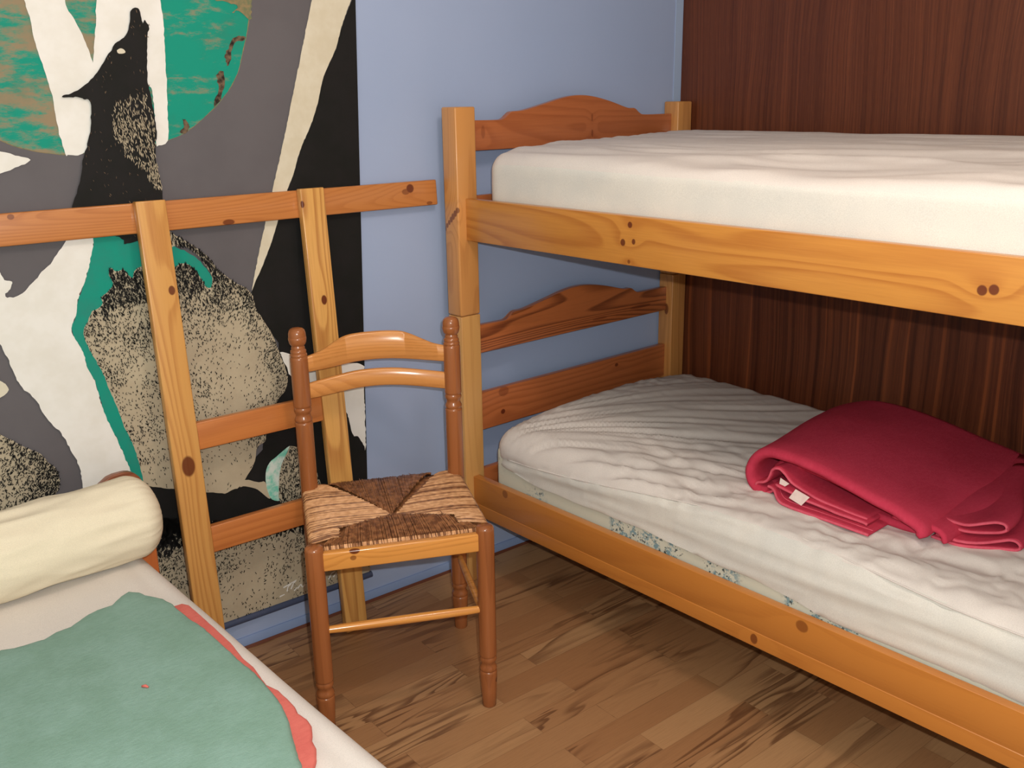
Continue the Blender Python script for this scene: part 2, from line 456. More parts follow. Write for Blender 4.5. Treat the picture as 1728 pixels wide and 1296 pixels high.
# ------------------------------------------------------------------ mattresses
def rounded_grid(a, b, r, step, disp=None, cut=None):
    """closed rounded box surface as verts, faces; disp(p, n)->offset vector; cut(p)->lowest z kept"""
    c = [(a[i]+b[i])/2 for i in range(3)]; h = [(b[i]-a[i])/2 for i in range(3)]
    V, F, idx = [], [], {}
    def vert(p):
        key = (round(p[0], 5), round(p[1], 5), round(p[2], 5))
        if key in idx: return idx[key]
        q = [max(-(h[i]-r[i]), min(h[i]-r[i], p[i])) for i in range(3)]
        d = Vector([(p[i]-q[i])/max(r[i], 1e-6) for i in range(3)])
        if d.length > 1e-9:
            dn = d.normalized()
            pos = Vector([q[i]+dn[i]*r[i] for i in range(3)]); n = Vector([dn[i]/r[i] for i in range(3)]).normalized()
        else:
            pos = Vector(p); n = Vector((0, 0, 1))
        pos = pos+Vector(c)
        if disp: pos = pos+disp(pos, n)
        idx[key] = len(V); V.append(pos); return idx[key]
    ns = [max(2, int(round(2*h[i]/step[i]))) for i in range(3)]
    g = []
    for i in range(3):
        # finer spacing inside the rounded rim
        k = 7
        l = [-h[i]+r[i]*(1-math.cos(math.pi/2*j/k)) for j in range(k)]
        mcount = max(1, int((2*h[i]-2*r[i])/step[i]))
        l += [-h[i]+r[i]+(2*h[i]-2*r[i])*j/mcount for j in range(mcount+1)]
        l += [h[i]-r[i]*(1-math.cos(math.pi/2*j/k)) for j in range(k-1, -1, -1)]
        g.append(l)
    for ax in range(3):
        u, v = [(1, 2), (2, 0), (0, 1)][ax]
        for sgn in (-1, 1):
            for i in range(len(g[u])-1):
                for j in range(len(g[v])-1):
                    q = []
                    for (di, dj) in ((0, 0), (1, 0), (1, 1), (0, 1)):
                        p = [0, 0, 0]; p[ax] = sgn*h[ax]; p[u] = g[u][i+di]; p[v] = g[v][j+dj]; q.append(vert(p))
                    if sgn < 0: q.reverse()
                    if len(set(q)) > 2: F.append(tuple(dict.fromkeys(q)))
    if cut:
        cz = [cut(v) for v in V]
        F = [f for f in F if any(V[i].z > cz[i] for i in f)]
        for i, v in enumerate(V):
            if v.z < cz[i]: v.z = cz[i]
        used = sorted({i for f in F for i in f}); mp = {o: n for n, o in enumerate(used)}
        V = [V[i] for i in used]; F = [tuple(mp[i] for i in f) for f in F]
    return V, F

M_sheet = fabric('white_cotton_sheet', (232, 225, 220), (226, 220, 216), 5.0, 700.0, .85, .12)
M_sheet_side = fabric('cotton_sheet_flash_tint', (232, 229, 222), (221, 221, 217), 5.0, 600.0, .85, .12)  # same sheet on the sides, the flash's cooler light put into its colour
def mat_ticking():
    s = NT('floral_mattress_ticking'); co = s.coord()
    n = s.noise(co, 38.0, 3.0, 0.7); big = s.noise(s.vmath('MULTIPLY', co, (1, 1, 0.4)), 4.6, 1.0)
    f = s.math('MULTIPLY', s.ramp(n, 0.50, 0.60), s.ramp(big, 0.50, 0.56))
    n2 = s.noise(co, 90.0, 2.0, 0.6)
    c = s.mix(f, srgb(212, 214, 200), srgb(128, 158, 168))
    c = s.mix(s.math('MULTIPLY', s.ramp(n2, 0.58, 0.64), s.ramp(big, 0.50, 0.56)), c, srgb(78, 90, 92))
    s.bump(s.noise(co, 300.0), .2, .001)
    return s.fin(c, .9, .2)
M_tick = mat_ticking()

def ridged(v): return 1-abs(v)*2.2
def lower_disp(p, n):
    x, y, z = p
    dv = Vector((0, 0, 0))
    up = max(0.0, n.z)
    X = x-.045; Yd = -(y+.13)
    # crown
    crown = .047*math.sin(math.pi*max(0, min(1, X/.9)))**.6*(1-.90*smoothstep(.12, .72, Yd))
    dv.z += crown*up
    # seam height lifts the near edge along the length
    if up > .02:
        a = math.atan2(Yd+.02, X+.10); r = math.hypot(X+.10, Yd+.02)
        f = nz(a*9.0, r*1.3, 1.0)*.6+nz(a*21.0, r*2.2, 5.0)*.4
        amp = .013*smoothstep(.04, .25, r)*(1-.45*smoothstep(.7, 1.6, r))
        amp *= .55+.45*smoothstep(.9, .2, X)
        dv.z += amp*1.15*(max(ridged(f), -.4)-.62)*up
        near = smoothstep(.5, .12, X)*smoothstep(.25, .6, Yd)
        q = nz(x*11+nz(x*5, y*5)*1.4, y*6.5+nz(x*4, y*4, 7.)*1.6, 2.0)
        q2 = nz(x*24+3, y*15+nz(x*9, y*9)*1.5, 4.0)
        dv.z += near*(.0080*(ridged(q)-.6)+.0050*(ridged(q2)-.6))*up
        # small gathers at the head end
        hd = smoothstep(.22, .02, Yd)*smoothstep(.25, .5, X)
        dv.z += hd*.006*(ridged(nz(x*22+y*6, y*10, 3.))-.5)*up
        dv.z += .0012*nz(x*60, y*22, 9.0)*up
    side = max(0, -n.x)
    if side > .02:
        sz = .4269+(.497-.4269)*smoothstep(-.13, -1.05, y)-.02*smoothstep(-1.1, -1.6, y)
        d = (z-sz)
        dv.x += side*(-.004*math.exp(-((d+.012)/.010)**2)-.0055*smoothstep(-.0005, .0005, d)+.0035
                      - .0025*math.exp(-((z-.402-.03*smoothstep(-.3, -1.2, y))/.006)**2))
        dv.x += side*(.0035*nz(y*3.0, z*40, 2.)+.0012*nz(y*70, z*8, 1.))
        dv.x += side*.004*(ridged(nz(y*1.5+3, z*26+y*2.0, 8.))-.6)
    hs = max(0, n.y)
    dv.y += hs*(.004*nz(x*30, z*12, 4.))
    return dv
def lower_cut(v):
    y = v.y
    return .3985-.017*smoothstep(-.17, -.35, y)-.010*smoothstep(-.7, -1.0, y)-.048*smoothstep(-1.05, -1.45, y)+.0012*math.sin(y*41)
def upper_disp(p, n):
    x, y, z = p
    up = max(0, n.z); X = x-.05
    dv = Vector((0, 0, 0))
    dv.z += up*(.030*math.sin(math.pi*max(0, min(1, X/.9)))**.6+.030*smoothstep(.45, .95, X)
                - .012*smoothstep(.5, .05, X)*smoothstep(-.3, -1.2, y))
    a = nz(x*6+nz(x*3, y*2)*1.0, y*1.5+x*1.2, 3.0)
    dv.z += up*(.010*(ridged(a)-.6))*smoothstep(.8, .2, X)
    dv.z += up*.0035*(ridged(nz(x*17+y*1.5, y*3.2, 6.))-.6)
    side = max(0, -n.x)
    dv.x += side*(.003*nz(y*4, z*12, 2.)+.0025*math.exp(-((z-1.262+.01*math.sin(y*3))/.004)**2)*0)
    return dv
def corner_soft(p, n, z0): return Vector((0, 0, 0))

def mattresses():
    O = (.5, -1.05, .292)
    r = empty('mattress', O, 0, 'lower bunk mattress in a creased white fitted sheet, floral ticking showing at its rim', 'mattress')
    V, F = rounded_grid((.058, -1.985+.0, .2925), (.945, -.150, .46), (.02, .02, .03), (.05, .05, .04))
    mesh_obj('ticking_core', V, F, M_tick, r, True, off=O)
    V, F = rounded_grid((.050, -1.99, .315), (.953, -.140, .497), (.055, .075, .060), (.009, .009, .008), lower_disp, lower_cut)
    def seam(y): return .4269+(.497-.4269)*smoothstep(-.13, -1.05, y)-.02*smoothstep(-1.1, -1.6, y)
    mi = []
    for f in F:
        cx = sum(V[i].x for i in f)/len(f); cy = sum(V[i].y for i in f)/len(f); cz = sum(V[i].z for i in f)/len(f)
        mi.append(1 if (cx < .075 and cz < seam(cy)-.001) else 0)
    fs = mesh_obj('fitted_sheet', V, F, [M_sheet, M_sheet_side], r, True, mi, off=O)
    pts = []
    for i in range(150):
        y = -.215-(1.70)*i/149
        z = seam(y)
        dx = lower_disp(Vector((.050, y, z)), Vector((-1, 0, 0))).x
        x = .050+.055*(1-math.sqrt(max(0, 1-max(0, (z-.437)/.060)**2)))*.9+dx
        pts.append((x-.0006, y, z+.0012*nz(y*9, 2.0)))
    V, F = tube_vf(pts, .0019, 8)
    mesh_obj('seam_piping', V, F, M_sheet, fs, True, off=O)
    O = (.5, -1.05, 1.104)
    r = empty('mattress', O, 0, 'upper bunk mattress, thick and white-sheeted, level with the top of its end board', 'mattress')
    V, F = rounded_grid((.060, -1.98, 1.1042), (.943, -.150, 1.27), (.02, .02, .03), (.06, .06, .04))
    mesh_obj('ticking_core', V, F, M_tick, r, True, off=O)
    V, F = rounded_grid((.0555, -1.985, 1.1045), (.950, -.136, 1.288), (.040, .050, .042), (.012, .010, .010), upper_disp, lambda v: 1.1046)
    mi = [1 if (sum(V[i].x for i in f)/len(f) < .060 and sum(V[i].z for i in f)/len(f) < 1.262) else 0 for f in F]
    mesh_obj('fitted_sheet', V, F, [M_sheet, M_sheet_side], r, True, mi, off=O)

# ------------------------------------------------------------------ chair
def chair():
    base = Vector((-.707, -.423, 0)); rz = math.radians(-26.957)
    root = empty('rush_seat_chair', base, rz, 'varnished pine ladder-back chair with a woven rush seat in the middle of the room', 'chair')
    mt = pine('chair_wood_turned', 'z', (164, 100, 58), (126, 72, 40), [(.393+.018, -.012, .075, .006, 1.3, .8)], 2.2, rings=6, contrast=.35, rough=.22)
    mt2 = pine('chair_wood_slat', 'x', (220, 152, 86), (182, 112, 56), [], 4.4, rings=9, contrast=.4, rough=.2)
    mr = pine('chair_wood_rail', 'x', (228, 158, 80), (184, 112, 50), [(.089, -.011, .466, .0095, 1.3, .9), (.085, -.011, .448, .006, 1.2, .6)], 6.1, rings=14, contrast=.45, rough=.2, knot_c=(90, 26, 16))
    R = .0212
    def ringset(z0, R):     # turned collar between two grooves, about 45 mm tall
        return [(R, z0-.004), (R*.99, z0), (R*.90, z0+.002), (R*.97, z0+.005), (R*1.0, z0+.009), (R*.94, z0+.0135), (R*.84, z0+.018), (R*.82, z0+.022),
                (R*.86, z0+.026), (R*.96, z0+.030), (R*.99, z0+.035), (R*.94, z0+.039), (R*.90, z0+.041), (R*.99, z0+.043), (R, z0+.047)]
    low = [(.0150, 0), (.0172, .002), (.0190, .045), (R, .085)]+ringset(.098, R)
    fprof = low+[(R, .25), (R*1.01, .40), (R, .474), (R*.93, .4795), (R*.80, .4822), (.0001, .4829)]
    for x in (0, .3927):
        V, F = lathe_vf(fprof, x, 0, 40)
        mesh_obj('front_leg', V, F, mt, root, autosmooth=50)
    R2 = .0222
    low2 = [(.0165, 0), (.0180, .002), (.0195, .045), (R2*.97, .085)]+ringset(.098, R2)
    rp = low2+[(R2, .25), (R2, .45), (R2, .60)]+ringset(.651, R2)+[(R2, .72), (R2, .800), (R2, .818), (R2*.98, .822), (R2*.90, .8245), (R2*.97, .827), (R2*.95, .831),
         (R2*.85, .8335), (R2*.90, .8365), (R2*.87, .841), (R2*.74, .844), (R2*.78, .847), (R2*.73, .850), (R2*.70, .8525), (R2*.84, .8555), (R2*.95, .861), (R2*1.01, .868), (R2*1.02, .8735), (R2*.975, .8745),
         (R2*.985, .876), (R2*.97, .884), (R2*.88, .8915), (R2*.66, .8965), (R2*.3, .8985), (.0001, .8988)]
    for x in (.0105, .3995):
        V, F = lathe_vf(rp, x, .3811, 40)
        mesh_obj('rear_post', V, F, mt, root, autosmooth=50)
    # bowed back slats
    def slat(top, bot, name):
        n = 90; xs = [.022+(.388-.022)*i/n for i in range(n+1)]
        def ev(pts, x):
            for a, b in zip(pts, pts[1:]):
                if x <= b[0]: 
                    t = (x-a[0])/(b[0]-a[0]); return a[1]+(b[1]-a[1])*t
            return pts[-1][1]
        tp = catmull(top, 8); bt = catmull(bot, 8)
        V, F = [], []
        for x in xs:
            t = (x-.205)/.183
            y = .3811+.034*(1-t*t)
            zt, zb = ev(tp, x), ev(bt, x)
            for (dy, z) in ((-.0075, zb+.003), (-.0045, zb), (.0045, zb), (.0075, zb+.003), (.0075, zt-.004), (.003, zt), (-.003, zt), (-.0075, zt-.004)):
                V.append((x, y+dy, z))
        for i in range(n):
            for j in range(8):
                F.append((i*8+j, i*8+(j+1) % 8, (i+1)*8+(j+1) % 8, (i+1)*8+j))
        F.append(tuple(range(8))[::-1]); F.append(tuple(n*8+i for i in range(8)))
        mesh_obj(name, V, F, mt2, root, autosmooth=50)
    slat(SLAT_A_TOP, SLAT_A_BOT, 'back_slat')
    slat(SLAT_B_TOP, SLAT_B_BOT, 'back_slat')
    # seat rails
    box('seat_rail', (.017, -.011, .4215), (.3765, .009, .4665), mr, root, .004)
    V, F = tube_vf([(.0035, .015, .452), (.0085, .37, .452)], .010, 12)
    mesh_obj('seat_rail', V, F, mt, root, autosmooth=50)
    V, F = tube_vf([(.391, .015, .452), (.397, .37, .452)], .010, 12)
    mesh_obj('seat_rail', V, F, mt, root, autosmooth=50)
    V, F = tube_vf([(.03, .3811, .452), (.38, .3811, .452)], .010, 12)
    mesh_obj('seat_rail', V, F, mt, root, autosmooth=50)
    # stretchers
    def dowel(p, q, r=.0108):
        P = [Vector(p).lerp(Vector(q), t/10) for t in range(11)]
        rr = [r*(.80+.2*math.sin(math.pi*t/10)**.5) for t in range(11)]
        V, F = tube_vf(P, rr, 20)
        mesh_obj('stretcher', V, F, mr, root, autosmooth=50)
    dowel((.016, 0, .2695), (.378, 0, .2665))
    dowel((.3935, .018, .225), (.399, .362, .225), .0095)
    dowel((.001, .018, .225), (.009, .362, .225), .0095)
    dowel((.03, .3811, .30), (.38, .3811, .30), .0095)
    # woven rush
    random.seed(4)
    V, F, MI = [], [], []
    def strand(pts, r, mi):
        a = len(F); tube_vf(pts, r, 5, V, F, False); MI.extend([mi]*(len(F)-a))
    ax_, ay_ = .195, .155
    ytop, yfr = .409, .030
    def zsurf(x, y):
        t = min(1, min(x+.004, .404-x)/.05); u = min(1, min(y-.022, .418-y)/.05)
        return .4655+.007*math.sqrt(max(0, t))*math.sqrt(max(0, u))-.003*math.exp(-((x-ax_)**2+(y-ay_)**2)/.004)
    def xd(y):       # how far the side weave reaches in from the left at this depth
        if y < .100: return .058
        if y < ay_: return .058+(ax_-.058)*(y-.100)/(ay_-.100)
        return ax_-(ax_-.052)*(y-ay_)/(ytop-ay_)
    n = 88
    for i in range(n):
        y = .050+(ytop-.050)*i/(n-1)
        for side in (0, 1):
            y2 = y+random.uniform(-.0012, .0012)
            L = xd(y)+random.uniform(.001, .008)
            pts = []
            yo = y2+(ay_-y2)*.10
            for t in (0, .12, .3, .5, .7, .85, 1):
                x = -.001+(L+.001)*t
                yy = y2*(1-t)+yo*t
                pts.append((x, yy, zsurf(x, yy)+random.uniform(-.0006, .0006)-.0015*(t == 1)))
            wrap = [(.004, y2, .4415), (-.0055, y2, .446), (-.0085, y2, .453), (-.0070, y2, .461)]
            pts = wrap+pts
            if side: pts = [(.404-p[0] if p[0] > -.002 else .404-p[0], p[1], p[2]) for p in pts]
            strand(pts, random.uniform(.0016, .0023), 0 if random.random() < .72 else 1)
    n = 100
    for i in range(n):          # rear field, wrapped over the back rail
        x = .040+(.364-.040)*i/(n-1)
        x2 = x+random.uniform(-.001, .001)
        t0 = abs(x-ax_)/(ax_-.045)
        yend = ay_+(ytop-ay_)*t0+random.uniform(-.004, .004)
        xe = x2+(ax_-x2)*.12
        pts = [(x2, .385, .4415), (x2, .394, .444), (x2, .3985, .452), (x2, .396, .461)]
        y0 = .390
        if yend < y0-.004:
            for t in (0, .15, .35, .6, .85, 1):
                yy = y0+(yend-y0)*t; xx = x2+(xe-x2)*t
                pts.append((xx, yy, zsurf(xx, yy)+random.uniform(-.001, .001)-.001*(t == 1)))
        strand(pts, random.uniform(.0018, .0026), 2 if random.random() < .8 else 1)
    n = 108
    for i in range(n):          # front field with the wrap over the front rail
        x = .026+(.378-.026)*i/(n-1)
        x2 = x+random.uniform(-.001, .001)
        corner = x < .066 or x > .340
        if corner: yend = .052
        else:
            t0 = abs(x-ax_)/(ax_-.066 if x < ax_ else .340-ax_)
            yend = ay_-(ay_-.102)*t0
        yend += random.uniform(-.003, .003)
        pts = [(x2, .016, .4465), (x2+random.uniform(-.001, .001), .0125, .455), (x2, .0140, .4635), (x2, .020, .4690)]
        for t in (0, .3, .6, .85, 1):
            yy = .030+(yend-.030)*t; xx = x2+(ax_-x2)*.1*t
            pts.append((xx, yy, zsurf(xx, yy)+.0015+random.uniform(-.0012, .0012)-.001*(t == 1)))
        strand(pts[:4], .0019, 0 if random.random() < .6 else 1)
        strand(pts[3:], .0019, 2 if not corner else 1)
    # loose fibres
    for i in range(160):
        x = random.uniform(.07, .33); y = random.uniform(.04, .37)
        inrear = y > ay_+(ytop-ay_)*abs(x-ax_)/.15; infront = y < .11
        if not (inrear or infront): continue
        z = zsurf(x, y)+.002
        strand([(x, y, z), (x+random.uniform(-.004, .004), y+random.uniform(.006, .014), z+.002), (x+random.uniform(-.006, .006), y+random.uniform(.016, .03), z)], .0006, 2)
    def mstr(name, c1, c2):
        s = NT(name); co = s.coord(); f = s.noise(co, 70.0, 2.0)
        return s.fin(s.mix(s.ramp(f, .35, .65), srgb(*c1), srgb(*c2)), .38, .5)
    mats = [mstr('rush_straw', (230, 178, 130), (204, 150, 104)), mstr('rush_straw_dark', (164, 112, 72), (120, 76, 46)), mstr('rush_brown', (172, 118, 78), (120, 76, 48))]
    mesh_obj('rush_seat', V, F, mats, root, True, MI)
    Vp = [(x, y, z) for z in (.448, .4625) for x, y in ((.004, .024), (.398, .024), (.399, .385), (.008, .385))]
    mesh_obj('seat_filling', Vp, [(3, 2, 1, 0), (4, 5, 6, 7), (0, 1, 5, 4), (1, 2, 6, 5), (2, 3, 7, 6), (3, 0, 4, 7)], mats[2], root)

SLAT_A_TOP = [(.0, .816), (.030, .822), (.068, .832), (.092, .844), (.117, .857), (.145, .8645), (.205, .867), (.265, .8645), (.295, .856), (.325, .842), (.355, .829), (.384, .823), (.41, .82)]
SLAT_A_BOT = [(.0, .782), (.030, .782), (.09, .7845), (.15, .7915), (.205, .7935), (.26, .7915), (.33, .785), (.384, .7805), (.41, .780)]
SLAT_B_TOP = [(.0, .750), (.030, .752), (.09, .7595), (.15, .7665), (.205, .768), (.26, .7655), (.33, .757), (.384, .751), (.41, .750)]
SLAT_B_BOT = [(.0, .711), (.030, .711), (.09, .7145), (.15, .7205), (.205, .722), (.26, .7195), (.33, .712), (.384, .706), (.41, .705)]

# ------------------------------------------------------------------ ladder leaning on the wall
def ladder():
    # its own frame: x along the wall, y out of the back of the boards, z up along the stiles
    H = 1.228; lean = math.atan2(.079, 1.225)
    xo = -.61
    o = empty('bunk_ladder', wall_world(xo, -.128+.0, 0.0), 0, 'pine bunk bed ladder with a long crosswise top rail leaning on the blue wall', 'ladder')
    o.rotation_euler = (-lean, 0, -TH)
    sh = .0015
    mL = pine('ladder_wood_left', 'z', (218, 162, 92), (172, 104, 48), [(-.1795, 0, 1.0197, .008, 1.4, .9), (-.1991, 0, .5915, .0165, 1.6, .9)], 3.3, rings=9, contrast=.45)
    mR = pine('ladder_wood_right', 'z', (226, 172, 98), (166, 100, 46), [(.2095, 0, .9426, .0080, 1.6, .95), (.1760, 0, 1.1897, .006, 1.5, .95)], 6.4, rings=11, contrast=.55)
    mT = pine('ladder_wood_rail', 'x', (200, 130, 72), (168, 96, 46), [(.5147, .023, 1.2058, .012, 1.0, .9), (.500, .023, 1.198, .008, 1.6, .6), (.575, .023, 1.162, .005, 2, .6), (-.0117, .023, 1.1618, .007, 2.2, .8), (-.4884, .023, 1.216, .006, 1.2, .7)], 9.2, rings=13, contrast=.4)
    mN = pine('ladder_wood_rung', 'x', (206, 128, 68), (170, 94, 46), [], 1.2, rings=8, contrast=.4)
    box('stile', (-.2335, 0, sh), (-.1645, .023, H), mL, o, .003)
    box('stile', (.1745, 0, sh), (.2415, .023, H), mR, o, .003)
    box('top_rail', (-.98, .0232, 1.1555), (.6035, .0472, 1.2245), mT, o, .004)
    for z0, z1 in ((.6235, .692), (.3535, .4225)):
        if z1: box('rung', (-.1643, .0045, z0), (.1743, .0265, z1), mN, o, .0025)
    return o

# ------------------------------------------------------------------ the painted banner
MD = json.loads('''{"moon":[[-1188,1516],[-1164,1423],[-1114,1380],[-1091,1368],[-1067,1356],[-1030,1343],[-987,1335],[-961,1332],[-929,1333],[-848,1330],[-762,1345],[-736,1354],[-693,1370],[-647,1401],[-605,1435],[-569,1474],[-548,1509],[-532,1554],[-518,1594],[-507,1638],[-500,1687],[-509,1786],[-608,1892],[-885,1904],[-1109,1762]],"rimdark":[[-524,1584],[-531,1576],[-547,1574],[-560,1559],[-565,1534],[-575,1519],[-579,1529],[-580,1544],[-571,1558],[-555,1581],[-535,1586]],"rimdark2":[[-587,1507],[-587,1480],[-598,1455],[-605,1440],[-620,1425],[-612,1450],[-602,1470],[-605,1490],[-598,1507]],"rimrust":[[-699,1402],[-689,1397],[-686,1377],[-701,1369],[-707,1373],[-696,1385]],"rust2":[[-527,1671],[-502,1672],[-506,1628],[-517,1626],[-535,1642],[-552,1637],[-539,1656],[-602,1666]],"beam1":[[-999,1688],[-1003,1646],[-996,1608],[-994,1561],[-984,1513],[-975,1455],[-974,1400],[-965,1335],[-961,1332],[-929,1333],[-905,1370],[-890,1449],[-868,1504],[-880,1518],[-889,1558],[-905,1602],[-922,1641],[-928,1692]],"beam2":[[-850,1696],[-858,1652],[-866,1608],[-874,1563],[-883,1518],[-878,1504],[-806,1471],[-762,1471],[-766,1355],[-761,1344],[-738,1354],[-733,1403],[-727,1471],[-721,1566],[-718,1612],[-720,1658],[-719,1704]],"glint":[[-1119,1347],[-1094,1346],[-1066,1337],[-1037,1325],[-1070,1311],[-1101,1301],[-1127,1298]],"wolf":[[-790,1630],[-785,1638],[-778,1640],[-771,1636],[-768,1618],[-766,1606],[-762,1615],[-756,1607],[-753,1597],[-759,1579],[-769,1504],[-768,1462],[-764,1414],[-764,1375],[-772,1326],[-770,1277],[-767,1241],[-771,1176],[-760,1149],[-849,1132],[-869,1129],[-877,1145],[-971,1193],[-967,1222],[-956,1250],[-938,1296],[-933,1320],[-925,1338],[-912,1371],[-905,1398],[-900,1435],[-904,1447],[-913,1447],[-926,1454],[-939,1453],[-953,1453],[-957,1455],[-943,1459],[-924,1468],[-899,1483],[-883,1499],[-867,1518],[-849,1543],[-832,1564],[-817,1574],[-803,1587],[-796,1610]],"furzone":[[-813,1453],[-778,1462],[-769,1414],[-766,1375],[-774,1326],[-767,1246],[-784,1248],[-809,1294],[-840,1320],[-859,1359],[-862,1406],[-849,1439]],"eye":[[-830,1550],[-822,1554],[-814,1551],[-813,1546],[-820,1543],[-828,1544]],"ray":[[-337,1715],[-343,1674],[-368,1597],[-389,1530],[-409,1468],[-442,1364],[-467,1290],[-490,1224],[-515,1150],[-532,1100],[-549,1046],[-569,978],[-553,996],[-531,1044],[-509,1086],[-493,1118],[-481,1150],[-449,1222],[-431,1256],[-404,1320],[-368,1383],[-345,1436],[-328,1489],[-307,1526],[-285,1563],[-262,1621],[-225,1695],[-213,1721]],"night":[[-213,1721],[-225,1690],[-262,1621],[-285,1563],[-307,1526],[-328,1489],[-345,1436],[-368,1383],[-404,1320],[-431,1256],[-449,1222],[-481,1150],[-509,1086],[-531,1044],[-569,978],[-565,939],[-545,896],[-525,858],[-511,808],[-570,642],[-612,530],[-900,566],[-908,501],[-944,382],[-542,253],[-278,125],[-231,824],[-213,1680],[-212,1722]],"patch":[[-508,808],[-479,798],[-429,774],[-359,751],[-264,729],[-265,686],[-271,487],[-280,502],[-294,522],[-305,528],[-315,546],[-325,594],[-356,649],[-392,685],[-434,709],[-468,726],[-487,746],[-500,781]],"snow":[[-991,1150],[-931,1158],[-942,1110],[-964,1053],[-984,1015],[-993,981],[-1007,953],[-1001,926],[-989,893],[-984,855],[-974,822],[-966,767],[-957,721],[-943,674],[-933,632],[-919,577],[-947,522],[-1026,544],[-1034,618],[-1045,660],[-1062,713],[-1089,756],[-1105,806],[-1131,843],[-1145,901],[-1156,942],[-1177,975],[-1169,1079],[-1149,1100],[-1133,1095],[-1126,1079],[-1114,1072],[-1114,1063],[-1121,1054],[-1131,1046],[-1122,1038],[-1096,1046],[-1056,1079],[-1019,1114]],"glint2":[[-1191,884],[-1168,861],[-1160,851],[-1154,836],[-1174,823],[-1201,821]],"teal":[[-928,1183],[-932,1154],[-942,1110],[-964,1053],[-984,1015],[-993,981],[-1007,953],[-1001,926],[-989,893],[-984,855],[-974,822],[-966,767],[-957,721],[-943,674],[-933,632],[-919,577],[-902,549],[-876,542],[-896,571],[-828,886],[-675,993],[-671,1031],[-709,1084],[-759,1116],[-794,1171]],"stone":[[-896,571],[-892,541],[-862,525],[-819,507],[-745,479],[-720,470],[-696,461],[-675,466],[-654,469],[-630,495],[-615,512],[-603,537],[-600,556],[-592,569],[-572,575],[-566,602],[-552,636],[-528,679],[-501,704],[-493,739],[-501,777],[-511,808],[-525,858],[-545,896],[-565,939],[-573,977],[-617,1010],[-653,1045],[-677,1080],[-711,1111],[-746,1135],[-763,1149],[-824,1173],[-799,1125],[-765,1110],[-749,1112],[-723,1106],[-698,1083],[-677,1048],[-669,1025],[-675,1002],[-688,1006],[-701,1035],[-722,1062],[-743,1069],[-754,1063],[-776,1060],[-806,1069],[-836,1073],[-853,1064],[-858,1047],[-866,1056],[-877,1070],[-895,1068],[-903,1078],[-910,1061],[-903,1040],[-912,1028],[-934,1013],[-932,998],[-947,987],[-959,984],[-970,962],[-982,943],[-981,918],[-967,873],[-953,834],[-943,789],[-930,737],[-921,690],[-906,642]],"stone2":[[-1214,760],[-1187,741],[-1155,710],[-1136,693],[-1112,675],[-1099,653],[-1087,637],[-1083,617],[-1088,580],[-1135,555],[-1248,545]],"ground":[[-1026,526],[-907,473],[-872,447],[-764,401],[-604,367],[-502,331],[-240,263],[-269,-182],[-886,-111],[-1193,193]],"seam":[[-654,468],[-641,485],[-601,467],[-583,462],[-573,417],[-579,415],[-597,437],[-612,452],[-639,466]],"cres":[[-504,546],[-519,541],[-544,526],[-567,514],[-580,487],[-581,457],[-577,427],[-569,409],[-545,400],[-545,447],[-538,486],[-525,512]],"stone3":[[-504,546],[-525,512],[-538,486],[-545,447],[-546,395],[-500,357],[-414,332],[-414,386],[-428,436],[-436,470],[-460,513],[-484,538]],"sig":[[[-575,120],[-560,122]],[[-562,143],[-521,153]],[[-552,128],[-548,142],[-538,146]],[[-540,131],[-531,147],[-523,150]],[[-531,123],[-521,130]],[[-520,126],[-510,136],[-505,125],[-496,131]],[[-423,121],[-413,136],[-401,139]],[[-408,123],[-396,134]],[[-396,126],[-380,140]]],"bandL":[[-702,86],[-286,81]],"topR":[[-220,1680],[-284,104]]}''')
